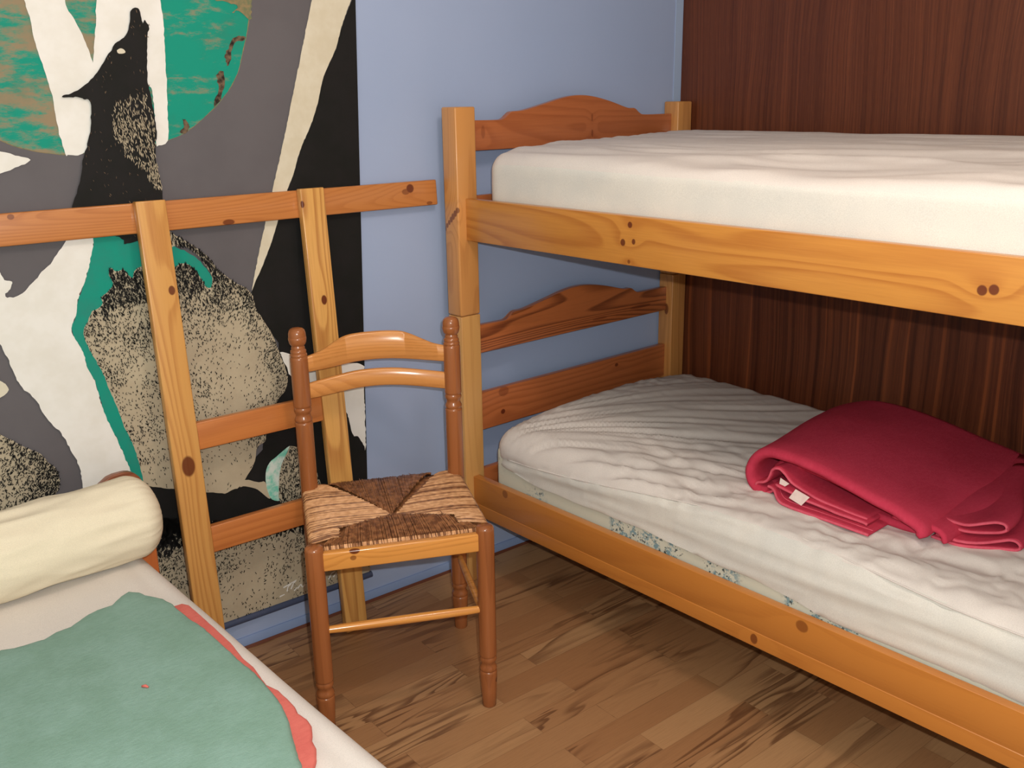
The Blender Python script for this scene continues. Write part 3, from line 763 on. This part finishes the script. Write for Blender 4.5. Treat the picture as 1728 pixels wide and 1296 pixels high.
def mural():
    O = wall_world(-.75, -.003, 0)
    root = empty('wall_banner', O, -TH, 'painted banner of a black howling wolf and green moon on the blue wall', 'banner')
    def edge(z): return -.220-(1.680-z)/(1.680-.104)*.064
    ZB, ZTOP, XL_ = .096, 2.10, -2.05
    V, F, MI = [], [], []
    ox = -.75
    mats = [mat_flat('banner_grey', (104, 101, 106), .7, (98, 95, 100), 3.0), mat_flat('banner_black', (22, 23, 22), .7, (28, 27, 28), 9.0),
            mat_flat('banner_white', (242, 242, 240), .7, (234, 233, 228), 8.0),
            mat_flat('banner_green', (18, 150, 132), .7, (40, 140, 126), 16.0, lo=.3, hi=.8),
            mat_flat('banner_sand', (192, 180, 156), .7, (182, 169, 146), 10.0),
            None, mat_flat('banner_cream', (214, 206, 184), .7, (224, 218, 200), 10.0),
            mat_flat('banner_aqua', (120, 205, 185), .7, (215, 228, 222), 40.0),
            mat_flat('banner_mottle', (36, 30, 28), .7, (120, 100, 80), 60.0),
            mat_flat('banner_rim', (150, 130, 96), .7, (110, 120, 90), 60.0)]
    # moon: green with worn sand-brown streaks
    s = NT('banner_moon'); co = s.coord()
    v = s.vmath('MULTIPLY', co, (2.2, 1.0, 7.0))
    f = s.noise(v, 2.6, 7.0, 0.75, 0.0)
    sep = s.t.nodes.new('ShaderNodeSeparateXYZ'); s.l(co, sep.inputs[0])
    left = s.ramp(sep.outputs[0], -.02, -.22)      # wear is strongest on the left of the moon
    f2 = s.math('ADD', f, s.math('MULTIPLY', left, .13))
    c = s.mix(s.ramp(f2, .52, .68), srgb(16, 150, 130), srgb(150, 134, 108))
    c = s.mix(s.math('MULTIPLY', s.ramp(s.noise(co, 9.0, 4.0, .7), .45, .75), .35), c, srgb(60, 118, 98))
    mats[5] = s.fin(c, .7, .25)
    GREY, BLACK, WHITE, GREEN, SAND, MOON, CREAM, AQUA, MOT, RIM = range(10)
    def addv(x, z, y): V.append((x-ox, y, z)); return len(V)-1
    # backing cloth, 3 mm thick
    q = [(XL_, ZB), (edge(ZB), ZB), (edge(ZTOP), ZTOP), (XL_, ZTOP)]
    a = [addv(x, z, 0) for x, z in q]; b = [addv(x, z, .0028) for x, z in q]
    F.append(tuple(a)); MI.append(GREY); F.append(tuple(b[::-1])); MI.append(GREY)
    for i in range(4):
        j = (i+1) % 4; F.append((a[i], b[i], b[j], a[j])); MI.append(GREY)
    lay = [0]
    def rough(pts, jit, seed):
        out = []
        n = len(pts)
        for i in range(n):
            p = Vector(pts[i])/1000; q_ = Vector(pts[(i+1) % n])/1000
            L = (q_-p).length; k = max(1, int(L/.006))
            nrm = Vector((-(q_-p).y, (q_-p).x)); 
            if nrm.length > 0: nrm.normalize()
            for t in range(k):
                pp = p.lerp(q_, t/k)
                d = jit*(nz(pp.x*160, pp.y*160, seed)+.6*nz(pp.x*50, pp.y*50, seed+3))
                out.append((pp.x+nrm.x*d, pp.y+nrm.y*d))
        return out
    def layer(key, mi, jit=.0018, sm=True):
        pts = MD[key]
        if sm:
            pp = [tuple(map(float, p)) for p in pts]
            cl = catmull(pp+[pp[0]], 3)[:-1]
        else: cl = pts
        lay[0] += 1
        y = -.00035*lay[0]
        P = rough(cl, jit, lay[0]*7.3)
        P = [(min(x, edge(z)-.0003), max(ZB+.0003, min(ZTOP-.001, z))) for x, z in P]
        base = [addv(x, z, y) for x, z in P]
        for tri in tessellate_polygon([[Vector((x, z, 0)) for x, z in P]]):
            F.append(tuple(base[i] for i in tri)); MI.append(mi)
        return P
    def inside(p, poly):
        c_ = False; n = len(poly); j = n-1
        for i in range(n):
            if (poly[i][1] > p[1]) != (poly[j][1] > p[1]) and p[0] < (poly[j][0]-poly[i][0])*(p[1]-poly[i][1])/(poly[j][1]-poly[i][1]+1e-12)+poly[i][0]: c_ = not c_
            j = i
        return c_
    def strokes(poly, n, dens, mi, ln=(.004, .009), wd=(.0012, .0024), ang=lambda x, z: math.pi/2, spread=.5, seed=1):
        random.seed(seed); lay[0] += 1; y = -.00035*lay[0]
        xs = [p[0] for p in poly]; zs = [p[1] for p in poly]
        k = 0; tries = 0
        while k < n and tries < n*14:
            tries += 1
            x = random.uniform(min(xs), max(xs)); z = random.uniform(min(zs), max(zs))
            if random.random() > dens(x, z) or not inside((x, z), poly): continue
            a_ = ang(x, z)+random.gauss(0, spread); L = random.uniform(*ln)/2; w_ = random.uniform(*wd)/2
            ca, sa = math.cos(a_), math.sin(a_); bend = random.uniform(-.3, .3)*L
            pts = [(-L, 0), (-L*.3, -w_+bend*.3), (L*.4, -w_*.8+bend*.3), (L, bend*.1), (L*.3, w_+bend*.3), (-L*.4, w_*.7+bend*.3)]
            ids = []
            for (u, v_) in pts:
                xx = x+u*ca-v_*sa; zz = z+u*sa+v_*ca
                ids.append(addv(min(xx, edge(zz)-.0004), max(zz, ZB+.0004), y))
            F.append(tuple(ids)); MI.append(mi); k += 1
    layer('moon', RIM, .0008)
    # the moon itself a few millimetres inside its sandy rim
    pts = MD['moon']; cx = sum(p[0] for p in pts)/len(pts); cz = sum(p[1] for p in pts)/len(pts)
    MD['moon_in'] = [(cx+(p[0]-cx)*.9915, cz+(p[1]-cz)*.9915) for p in pts]
    layer('moon_in', MOON, .001)
    layer('rimdark', MOT, .003); layer('rimdark2', MOT, .004); layer('rimrust', MOT, .003); layer('rust2', RIM, .004)
    layer('beam1', WHITE, .002); layer('beam2', WHITE, .002)
    for key in ('glint',): layer(key, WHITE, .002)
    layer('ray', CREAM, .0015)
    layer('night', BLACK, .001)
    layer('patch', WHITE, .003)
    layer('snow', WHITE, .003, True); layer('glint2', CREAM, .002)
    layer('teal', GREEN, .0025)
    st = layer('stone', SAND, .002)
    g = layer('ground', SAND, .004)
    # ragged dark turf where the black ground meets the sand
    def dark_top(x, z):
        zb = .475-.055*smoothstep(-.50, -.95, x)-.0*x
        return max(0.0, min(1.0, .10+1.0*smoothstep(.20, .50, z+.06*nz(x*9, z*9))))
    MD['nightband'] = [(-1100, 470), (-960, 500), (-897, 507), (-740, 470), (-560, 430), (-420, 440), (-280, 440), (-280, 365), (-420, 352), (-560, 360), (-720, 385), (-830, 412), (-960, 420), (-1100, 400)]
    layer('seam', SAND, .001); layer('cres', AQUA, .001); s3 = layer('stone3', SAND, .001); s2 = layer('stone2', SAND, .003)
    wolf = layer('wolf', BLACK, .0025)
    layer('eye', CREAM, .0015)
    # speckles
    right_edge = {}
    def dist_edge(x, z, poly, sel):
        best = 9
        for p in poly:
            if sel(p):
                d = (p[0]-x)**2+(p[1]-z)**2
                if d < best: best = d
        return math.sqrt(best)
    se = [p for i, p in enumerate(st) if i % 3 == 0 and (p[0] > -.66 or p[1] > 1.0) and p[1] > .60]
    def dstone(x, z):
        d = min((p[0]-x)**2+(p[1]-z)**2 for p in se)**.5
        v_ = .05+.75*math.exp(-(d/.050)**2)+.95*smoothstep(.86, 1.02, z)+.34*smoothstep(-.60, -.86, x)*smoothstep(.45, .75, z)
        v_ *= 1-.6*math.exp(-(d/.006)**2)
        return v_*(.6+.8*nz(x*14, z*14, 4.))
    strokes(st, 7000, dstone, BLACK, (.003, .009), (.0012, .0026), lambda x, z: 1.75-.9*smoothstep(-.75, -.45, x), .45, 3)
    strokes(st, 900, lambda x, z: .8*smoothstep(.93, 1.06, z), BLACK, (.008, .018), (.002, .0045), lambda x, z: 1.7, .3, 13)
    strokes(g, 7500, lambda x, z: (dark_top(x, z)+.5*smoothstep(-.62, -.34, x)*smoothstep(.15, .3, z))*(.6+.9*nz(x*10, z*10, 9.)), BLACK, (.004, .011), (.0012, .003), lambda x, z: 1.3, .7, 4)
    strokes(g, 3400, lambda x, z: smoothstep(.33, .45, z+.07*smoothstep(-.8, -.35, x)), BLACK, (.010, .024), (.004, .010), lambda x, z: 1.3, .6, 24)
    strokes(s3, 900, lambda x, z: .9, BLACK, (.004, .011), (.0016, .0032), lambda x, z: 1.5, .5, 5)
    strokes(s2, 1500, lambda x, z: .15+.8*math.exp(-((x+1.07)/.07)**2)+.3*nz(x*15, z*15), BLACK, (.004, .010), (.0012, .0028), lambda x, z: 1.2, .6, 6)
    fz = [(p[0]/1000, p[1]/1000) for p in MD['furzone']]
    strokes(fz, 620, lambda x, z: .35+.6*smoothstep(-.2, .4, nz(x*20, z*20, 3.)), SAND, (.005, .012), (.0009, .0018), lambda x, z: 1.65, .25, 7)
    strokes(wolf, 160, lambda x, z: .5, MOT, (.004, .009), (.001, .002), lambda x, z: 1.65, .4, 8)
    # signature
    lay[0] += 1
    for stv in MD['sig']:
        P = [(p[0]/1000, p[1]/1000) for p in stv]
        for (x0, z0), (x1, z1) in zip(P, P[1:]):
            d = Vector((x1-x0, z1-z0)); n_ = Vector((-d.y, d.x)).normalized()*.0022
            ids = [addv(min(xx, edge(zz)-.0004), zz, -.00035*lay[0]) for xx, zz in ((x0-n_.x, z0-n_.y), (x1-n_.x*.6, z1-n_.y*.6), (x1+n_.x*.6, z1+n_.y*.6), (x0+n_.x, z0+n_.y))]
            F.append(tuple(ids)); MI.append(WHITE)
    mesh_obj('painted_cloth', V, F, mats, root, False, MI)
    V, F = tube_vf([(XL_-ox-.01, -.006, .088), (edge(.088)-ox+.004, -.006, .088)], .0095, 16)
    mesh_obj('bottom_rod', V, F, M_rod, root, autosmooth=50)
    V, F = tube_vf([(XL_-ox-.01, -.006, ZTOP), (edge(ZTOP)-ox+.004, -.006, ZTOP)], .0095, 16)
    mesh_obj('top_rod', V, F, M_rod, root, autosmooth=50)

# ------------------------------------------------------------------ single bed on the left
def left_bed():
    x0, x1, y0, y1 = -1.93, -.985, -1.99, -.045
    O = ((x0+x1)/2, -1.0, 0)
    root = empty('single_bed', O, 0, 'low wooden single bed at the left, under the green blanket', 'bed')
    mw = pine('bed_wood', 'x', (150, 88, 58), (112, 60, 38), [], 12.0, rings=7)
    mz = pine('bed_wood_upright', 'z', (200, 112, 60), (158, 80, 40), [], 13.0, rings=5)
    # headboard plank with rounded shoulders between two uprights
    hx1 = -.917; hx0 = -1.99
    def rr(x_a, x_b, z_a, z_b, r):
        pts = [(x_a, z_a), (x_b, z_a)]
        for i in range(9):
            a = math.pi/2*i/8; pts.append((x_b-r+r*math.cos(a), z_b-r+r*math.sin(a)))
        for i in range(9):
            a = math.pi/2+math.pi/2*i/8; pts.append((x_a+r+r*math.cos(a), z_b-r+r*math.sin(a)))
        return pts
    hb = [(hx0+.012, .33), (hx1-.004, .33)]+[(hx1-.049+.045*math.cos(math.pi/2*i/8), .568+.045*math.sin(math.pi/2*i/8)) for i in range(9)]
    hb += [(-.985, .6125), (-1.00, .609), (-1.02, .596), (-1.045, .580), (-1.08, .572), (-1.20, .570), (-1.70, .570), (-1.90, .575), (-1.93, .600), (-1.955, .612), (hx0+.012, .600)]
    extrude_poly('headboard', hb, 'y', -.018, .002, mw, root, .003, off=O)
    for xa in (hx0, hx1-.055):
        box('headboard_post', (xa, -.0385, 0), (xa+.055, -.0185, .520), mz, root, .004, off=O)
    for xa in (x0+.0, x1-.03):
        box('side_rail', (xa, y0, .20), (xa+.026, -.0388, .30), mz, root, .003, off=O)
    for xa in (x0, x1-.05):
        box('leg', (xa, y0-.045, 0), (xa+.05, y0-.0005, .33), mz, root, .003, off=O)
    box('base_panel', (x0+.027, y0+.001, .262), (x1-.031, -.04, .284), mz, root, .002, off=O)
    # mattress
    Om = (O[0], -1.0, .285)
    r = empty('mattress', Om, 0, 'thin white-sheeted mattress of the low left bed, under the bolster and the green blanket', 'mattress')
    def dp(p, n):
        x, y, z = p; up = max(0, n.z)
        dv = Vector((0, 0, up*(.0022*nz(x*4, y*3, 1.)+.0012*nz(x*16, y*9, 3.))))
        d = x1-x
        dv.z += up*(-.0035*math.exp(-((d-.052)/.014)**2))
        dv.x += .004*nz(y*2.2, z*4, 6.)*max(0, n.x)
        hk = smoothstep(-.12, -.05, y)*up
        dv.z += hk*-.01
        return dv
    V, F = rounded_grid((x0+.01, y0+.02, .290), (x1-.004, -.055, .450), (.03, .03, .03), (.08, .08, .05))
    mesh_obj('mattress_core', V, F, M_tick, r, True, off=Om)
    V, F = rounded_grid((x0, y0, .3055), (x1, -.048, .470), (.046, .060, .034), (.012, .012, .012), dp, lambda v: .306)
    mesh_obj('fitted_sheet', V, F, M_sheet, r, True, off=Om)

def bolster():
    c0 = Vector((-1.845, -.187, .5635)); c1 = Vector((-.951, -.163, .5635)); R = .092
    ax = (c1-c0).normalized(); L = (c1-c0).length
    sd = Vector((-ax.y, ax.x, 0)); upv = Vector((0, 0, 1))
    mid = (c0+c1)/2
    root = (mid.x, mid.y, .471)
    prof = []
    N = 120
    E = .058
    S = [E*(1-math.cos(math.pi/2*i/16)) for i in range(16)]+[E+(L-2*E)*i/70 for i in range(71)]+[L-E*(1-math.cos(math.pi/2*i/16)) for i in range(15, -1, -1)]
    V, F = [], []
    for s_ in S:
        e = min(s_, L-s_)
        k = 1.0 if e >= E else math.sqrt(max(0.0, 1-((E-e)/E)**2))
        k = .035+.965*k**.85
        for i in range(N):
            a = 2*math.pi*i/N
            g = smoothstep(.11, .02, e)
            rr_ = R*k
            x = s_
            w_ = .0026*(ridged(nz(x*6+a*1.6, a*1.1-x*3, 2.))-.6)*(1-g)+.0020*nz(x*9, a*2, 5.)
            w_ += g*.0032*(ridged(nz(math.cos(a)*9, math.sin(a)*9, x*4))-.55)
            w_ += .0045*(ridged(nz((L-x)*5.0-a*.9+1.0, a*2.1+(L-x)*2.0, 9.))-.75)*smoothstep(.75, .35, L-x)*smoothstep(.03, .12, L-x)
            rr_ += w_*k
            vv = sd*(math.cos(a)*rr_)+upv*(math.sin(a)*rr_)
            p = c0+ax*s_+vv
            if p.z < .4722: p.z = .4722+(p.z-.4722)*.0
            V.append(p)
    for i in range(len(S)-1):
        for j in range(N):
            j2 = (j+1) % N
            F.append((i*N+j, i*N+j2, (i+1)*N+j2, (i+1)*N+j))
    F.append(tuple(range(N))); F.append(tuple((len(S)-1)*N+i for i in range(N))[::-1])
    mt = fabric('cream_bolster_cotton', (242, 232, 208), (238, 228, 204), 5.0, 800.0, .75, .08)
    o = mesh_obj('bolster', V, F, mt, None, True, off=root); o.location = root
    tag(o, 'plump cream bolster across the head of the low left bed', 'bolster')

# ------------------------------------------------------------------ blankets
def star_slab(name, outline, zb, thick, redge, mat, parent, off, und=.002, rings=26, seed=0, jitter=.0, top=None):
    P = []
    n = len(outline)
    for i in range(n):
        a = Vector(outline[i]); b = Vector(outline[(i+1) % n]); k = max(1, int((b-a).length/.006))
        for t in range(k): P.append(a.lerp(b, t/k))
    c = Vector((sum(p.x for p in P)/len(P), sum(p.y for p in P)/len(P)))
    if jitter:
        P = [p+(p-c).normalized()*jitter*(nz(p.x*60, p.y*60, seed)+.7*nz(p.x*22, p.y*22, seed+1.)) for p in P]
    n = len(P); V, F = [], []
    ds = [0, 0, .12, .3, .6, 1.0]
    rows = []
    for k in range(len(ds)+rings):
        row = []
        for p in P:
            v = p-c; L = v.length
            if k < len(ds): d = ds[k]*redge
            else:
                d = redge+(L-redge)*((k-len(ds)+1)/rings)
            q = c+v*(1-d/L)
            t = min(1, d/redge)
            h = thick*math.sqrt(max(0, 1-(1-t)**2)) if k > 0 else 0
            if k == 1: h = thick*.35
            base = zb(q.x, q.y) if callable(zb) else zb
            z = base+h+und*(nz(q.x*7, q.y*7, seed)+.5*nz(q.x*18, q.y*18, seed+2))*t
            if top: z += top(q.x, q.y)*t
            row.append((q.x, q.y, z))
        rows.append(row)
    for r_ in rows: V += r_
    for k in range(len(rows)-1):
        for i in range(n):
            j = (i+1) % n
            F.append((k*n+i, k*n+j, (k+1)*n+j, (k+1)*n+i))
    F.append(tuple(range(n))[::-1])
    area = sum(P[i].x*P[(i+1) % n].y-P[(i+1) % n].x*P[i].y for i in range(n))
    if area < 0: F = [f[::-1] for f in F]
    return mesh_obj(name, V, F, mat, parent, True, off=off)

def wool(name, c1, c2, c3=None, scale=9.0):
    s = NT(name); co = s.coord()
    n = s.noise(co, scale, 5.0, .65); f = s.noise(co, 420.0, 3.0, .7); g = s.noise(s.vmath('MULTIPLY', co, (60, 160, 60)), 1.0, 3.0, .6)
    c = s.mix(s.ramp(n, .32, .68), srgb(*c1), srgb(*c2))
    c = s.mix(s.math('MULTIPLY', s.ramp(g, .35, .75), .28), c, srgb(*(c3 or c2)))
    c = s.mix(s.math('MULTIPLY', s.ramp(f, .4, .75), .22), c, srgb(*c1))
    s.bump(s.math('ADD', f, g), .45, .0016)
    return s.fin(c, .95, .15)

def green_blanket():
    O = (-1.35, -1.0, .472)
    root = empty('wool_blanket', O, 0, 'sea-green wool blanket with a coral edge peeking out, spread on the low left bed', 'blanket')
    teal = [(-1.80, -.47), (-1.60, -.445), (-1.45, -.425), (-1.348, -.408), (-1.327, -.418), (-1.307, -.420), (-1.277, -.423), (-1.252, -.412), (-1.225, -.411), (-1.184, -.387), (-1.165, -.382),
            (-1.137, -.383), (-1.110, -.359), (-1.092, -.351), (-1.077, -.367), (-1.073, -.388), (-1.052, -.427), (-1.046, -.460), (-1.047, -.474), (-1.045, -.537), (-1.039, -.590),
            (-1.039, -.666), (-1.040, -.727), (-1.037, -.790), (-1.041, -.849), (-1.048, -.904), (-1.062, -.955), (-1.087, -1.023), (-1.104, -1.074), (-1.125, -1.20), (-1.12, -1.45), (-1.13, -1.72), (-1.30, -1.78), (-1.60, -1.76), (-1.82, -1.72), (-1.84, -1.2)]
    coral = [(-1.30, -.52), (-1.15, -.44), (-1.060, -.455), (-1.042, -.462), (-1.029, -.463), (-1.021, -.477), (-1.021, -.535), (-1.021, -.600), (-1.022, -.664), (-1.029, -.725), (-1.028, -.764), (-1.037, -.830), (-1.030, -.859),
             (-1.030, -.890), (-1.032, -.918), (-1.037, -.938), (-1.034, -.962), (-1.038, -.983), (-1.049, -1.004), (-1.056, -1.014), (-1.061, -1.036), (-1.074, -1.059), (-1.087, -1.075), (-1.095, -1.12), (-1.10, -1.40), (-1.12, -1.70), (-1.4, -1.70), (-1.7, -1.6), (-1.7, -.9)]
    mt = wool('green_wool', (130, 164, 150), (142, 176, 166), (114, 146, 132))
    mc = wool('coral_wool', (214, 110, 102), (222, 122, 112), (196, 92, 86))
    star_slab('coral_underside', coral, .4745, .008, .007, mc, root, O, .0008, seed=4, jitter=.0012)
    star_slab('green_face', teal, .4770, .0125, .011, mt, root, O, .0016, seed=2, jitter=.0018)
    V, F = tube_vf([(-1.203, -.706, .4905), (-1.199, -.711, .492), (-1.196, -.716, .4905)], [.002, .0028, .0015], 8)
    mesh_obj('lint', V, F, mc, root, True, off=O)

def ribbon(name, prof, th, x0, x1, mat, parent, off, shift=None, n_x=18, sub=5, endr_k=.5):
    """a cloth layer: the (y, z) profile swept along +x with rounded thickness"""
    P = catmull(prof, sub)
    N = []
    for i in range(len(P)):
        a = Vector(P[max(i-1, 0)]); b = Vector(P[min(i+1, len(P)-1)]); t = (b-a).normalized(); N.append(Vector((-t.y, t.x)))
    R_ = th*endr_k
    xs = [x0+R_*(1-math.cos(math.pi/2*q/6)) for q in range(6)]+[x0+R_+(x1-x0-R_)*i/n_x for i in range(n_x+1)]
    ks = [max(.12, math.sin(math.pi/2*q/6)) for q in range(6)]+[1.0]*(n_x+1)
    V, F = [], []
    m_ = len(P)
    for x, k in zip(xs, ks):
        loop = []
        for s_ in (1, -1):
            rng = range(m_) if s_ == 1 else range(m_-1, -1, -1)
            for i in rng:
                e = min(i, m_-1-i); te = th/2*k*(1 if e > 1 else (.45, .85)[e])
                p = Vector(P[i])+N[i]*(te*s_)
                y, z = p
                xx = x+.0035*nz(i*.35, x0*9, th*50)*smoothstep(x0+.05, x0, x)
                z += .0015*nz(x*12, y*12, x0*5)
                if shift: xx, y, z = shift(xx, y, z)
                loop.append((xx, y, z))
        V += loop
    k2 = 2*m_
    for a in range(len(xs)-1):
        for i in range(k2):
            j = (i+1) % k2
            F.append((a*k2+i, a*k2+j, (a+1)*k2+j, (a+1)*k2+i))
    for a in (0, (len(xs)-1)*k2):
        for i in range(m_-1):
            q = (a+i, a+k2-1-i, a+k2-2-i, a+i+1)
            F.append(q if a == 0 else q[::-1])
    return mesh_obj(name, V, F, mat, parent, True, off=off)

def red_blanket():
    O = (.5, -1.15, .50)
    root = empty('wool_blanket', O, 0, 'folded crimson wool blanket with white care tags on the lower bunk', 'blanket')
    mr = wool('crimson_wool', (198, 60, 86), (186, 52, 76), (208, 76, 98), 5.0)
    me_ = wool('crimson_stitched_edge', (224, 98, 120), (212, 84, 106), (230, 116, 134), 20.0)
    mtag = mat_flat('white_care_tag', (224, 200, 196), .6, (232, 214, 208), 60.0)
    def zm(x, y):        # the sheet under the blanket
        return .4935+.018*math.sin(math.pi*max(0, min(1, (x-.045)/.9)))**.7
    def sh(x, y, z):     # narrows a little and sinks towards the wall
        t = smoothstep(.20, .88, x)
        y2 = y
        yc = -1.13
        # left side slants away, right side slants in
        y2 = y+(.075*t if y > yc else .0)*smoothstep(yc, -.93, y)-.0*t
        z2 = z+.012*math.sin(math.pi*t)-.016*t*smoothstep(.52, .60, z)
        # back corners rounded
        bc = smoothstep(.70, .88, x)
        y2 = y2+(yc-y2)*.18*bc*abs((y2-yc)/.25)*(1 if y > yc else 0)
        z2 = .497+(z2-.497)*(1-.75*smoothstep(.80, .885, x))
        return x, y2, z2
    # top cloth with the rolled left end
    top = [(-.966, .5030), (-.940, .5040), (-.918, .520), (-.9135, .548), (-.923, .576), (-.948, .599), (-.990, .608), (-1.055, .606), (-1.125, .595), (-1.206, .577), (-1.290, .557), (-1.332, .544), (-1.349, .532), (-1.352, .519)]
    ribbon('top_fold', top, .027, .228, .885, mr, root, O, sh, 34, endr_k=.75)
    body = [(-.942, .530), (-1.00, .570), (-1.10, .562), (-1.20, .546), (-1.30, .528), (-1.335, .515)]
    ribbon('inner_fold', body, .030, .292, .870, mr, root, O, sh, 20)
    b2 = [(-.935, .511), (-1.05, .511), (-1.2, .510), (-1.335, .507)]
    ribbon('inner_fold', b2, .020, .275, .865, mr, root, O, sh, 20)
    hair = [(-1.228, .520), (-1.150, .524), (-1.085, .533), (-1.040, .546), (-1.008, .567), (-.990, .574), (-.975, .564), (-.969, .545), (-.958, .530), (-.938, .522), (-.934, .513), (-.944, .503), (-.960, .501), (-.976, .509), (-.992, .524)]
    def edge_tube(prof, x, par, name='stitched_edge', r=.0032):
        P = catmull(prof, 5)
        V, F = tube_vf([(x+.003*nz(i*.35, x*9, .5)-O[0], p[0]-O[1], p[1]-O[2]) for i, p in enumerate(P)], r, 8)
        mesh_obj(name, V, F, me_, par, True)
    OO = Vector(O)
    h_ = ribbon('hairpin_fold', hair, .0085, .236, .40, mr, root, O, None, 8)
    edge_tube(hair, .2360, h_)
    flapA = [(-.975, .527), (-.997, .524), (-1.018, .515), (-1.060, .5095), (-1.125, .5085), (-1.190, .5075), (-1.258, .5065)]
    fa = ribbon('flap', flapA, .0085, .190, .42, mr, root, O, lambda x, y, z: (x+.035*smoothstep(-1.04, -.98, y), y, z), 8)
    V, F = tube_vf([(.1895+.035*smoothstep(-1.04, -.98, p[0]), p[0], p[1]) for p in catmull(flapA, 5)], .0034, 8); mesh_obj('stitched_edge', V, F, me_, fa, True, off=O)
    V, F = tube_vf([(.2085+.035*smoothstep(-1.04, -.98, p[0]), p[0], p[1]+.0046) for p in catmull(flapA[1:], 5)], .0011, 6); mesh_obj('stitching', V, F, me_, fa, True, off=O)
    flapB = [(-1.000, .540), (-1.040, .532), (-1.090, .524), (-1.150, .520), (-1.205, .517), (-1.238, .516)]
    fb = ribbon('flap', flapB, .0080, .219, .42, mr, root, O, None, 8)
    edge_tube(flapB, .2186, fb)
    # right hand hairpins
    ra = [(-1.350, .503), (-1.385, .502), (-1.430, .5015), (-1.478, .5005), (-1.503, .504), (-1.512, .513), (-1.505, .522), (-1.490, .523), (-1.470, .517), (-1.437, .511), (-1.36, .512)]
    def shr(x, y, z):
        return x, y-.0*(x-.27), z
    r1 = ribbon('right_fold', ra, .008, .292, .70, mr, root, O, lambda x, y, z: (x+.06*smoothstep(-1.40, -1.50, y), y+.10*smoothstep(.30, .70, x)*smoothstep(-1.36, -1.45, y), z), 12)
    P = catmull(ra, 5)
    V, F = tube_vf([(.2915+.06*smoothstep(-1.40, -1.50, p[0]), p[0], p[1]) for p in P], .0032, 8); mesh_obj('stitched_edge', V, F, me_, r1, True, off=O)
    rb = [(-1.345, .527), (-1.372, .5265), (-1.410, .526), (-1.442, .527), (-1.466, .531), (-1.478, .540), (-1.474, .550), (-1.460, .553), (-1.440, .549), (-1.405, .540), (-1.345, .541)]
    r2 = ribbon('right_fold', rb, .008, .318, .70, mr, root, O, lambda x, y, z: (x+.04*smoothstep(-1.40, -1.48, y), y+.10*smoothstep(.34, .70, x)*smoothstep(-1.36, -1.45, y), z), 12)
    P = catmull(rb, 5)
    V, F = tube_vf([(.3175+.04*smoothstep(-1.40, -1.48, p[0]), p[0], p[1]) for p in P], .0032, 8); mesh_obj('stitched_edge', V, F, me_, r2, True, off=O)
    # middle ridge between the top and the right folds
    rc = [(-1.27, .530), (-1.330, .536), (-1.372, .532), (-1.388, .520), (-1.390, .508)]
    ribbon('right_fold', rc, .014, .262, .80, mr, root, O, lambda x, y, z: (x, y-.035*smoothstep(.26, .55, x)+.03*smoothstep(.55, .75, x), z+.012*smoothstep(.26, .5, x)), 12)
    ribbon('inner_fold', [(-1.28, .522), (-1.34, .520), (-1.39, .514), (-1.42, .508)], .024, .42, .86, mr, root, O, lambda x, y, z: (x, y+.03*smoothstep(.5, .86, x), z), 10)
    # care tags
    def quad(name, pts, nvec=(-1, 0, .6)):
        n_ = Vector(nvec).normalized()*.0006
        V = [Vector(p) for p in pts]+[Vector(p)+n_ for p in pts]
        mesh_obj(name, V, [(3, 2, 1, 0), (4, 5, 6, 7), (0, 1, 5, 4), (1, 2, 6, 5), (2, 3, 7, 6), (3, 0, 4, 7)], mtag, root, off=O)
    quad('care_tag', [(.222, -1.052, .543), (.222, -1.090, .534), (.205, -1.080, .515), (.205, -1.046, .524)])
    quad('care_tag', [(.229, -1.005, .556), (.229, -1.030, .548), (.224, -1.018, .537), (.224, -1.006, .541)])

bunk(); mattresses(); ladder(); mural(); left_bed(); bolster(); green_blanket(); chair(); red_blanket()
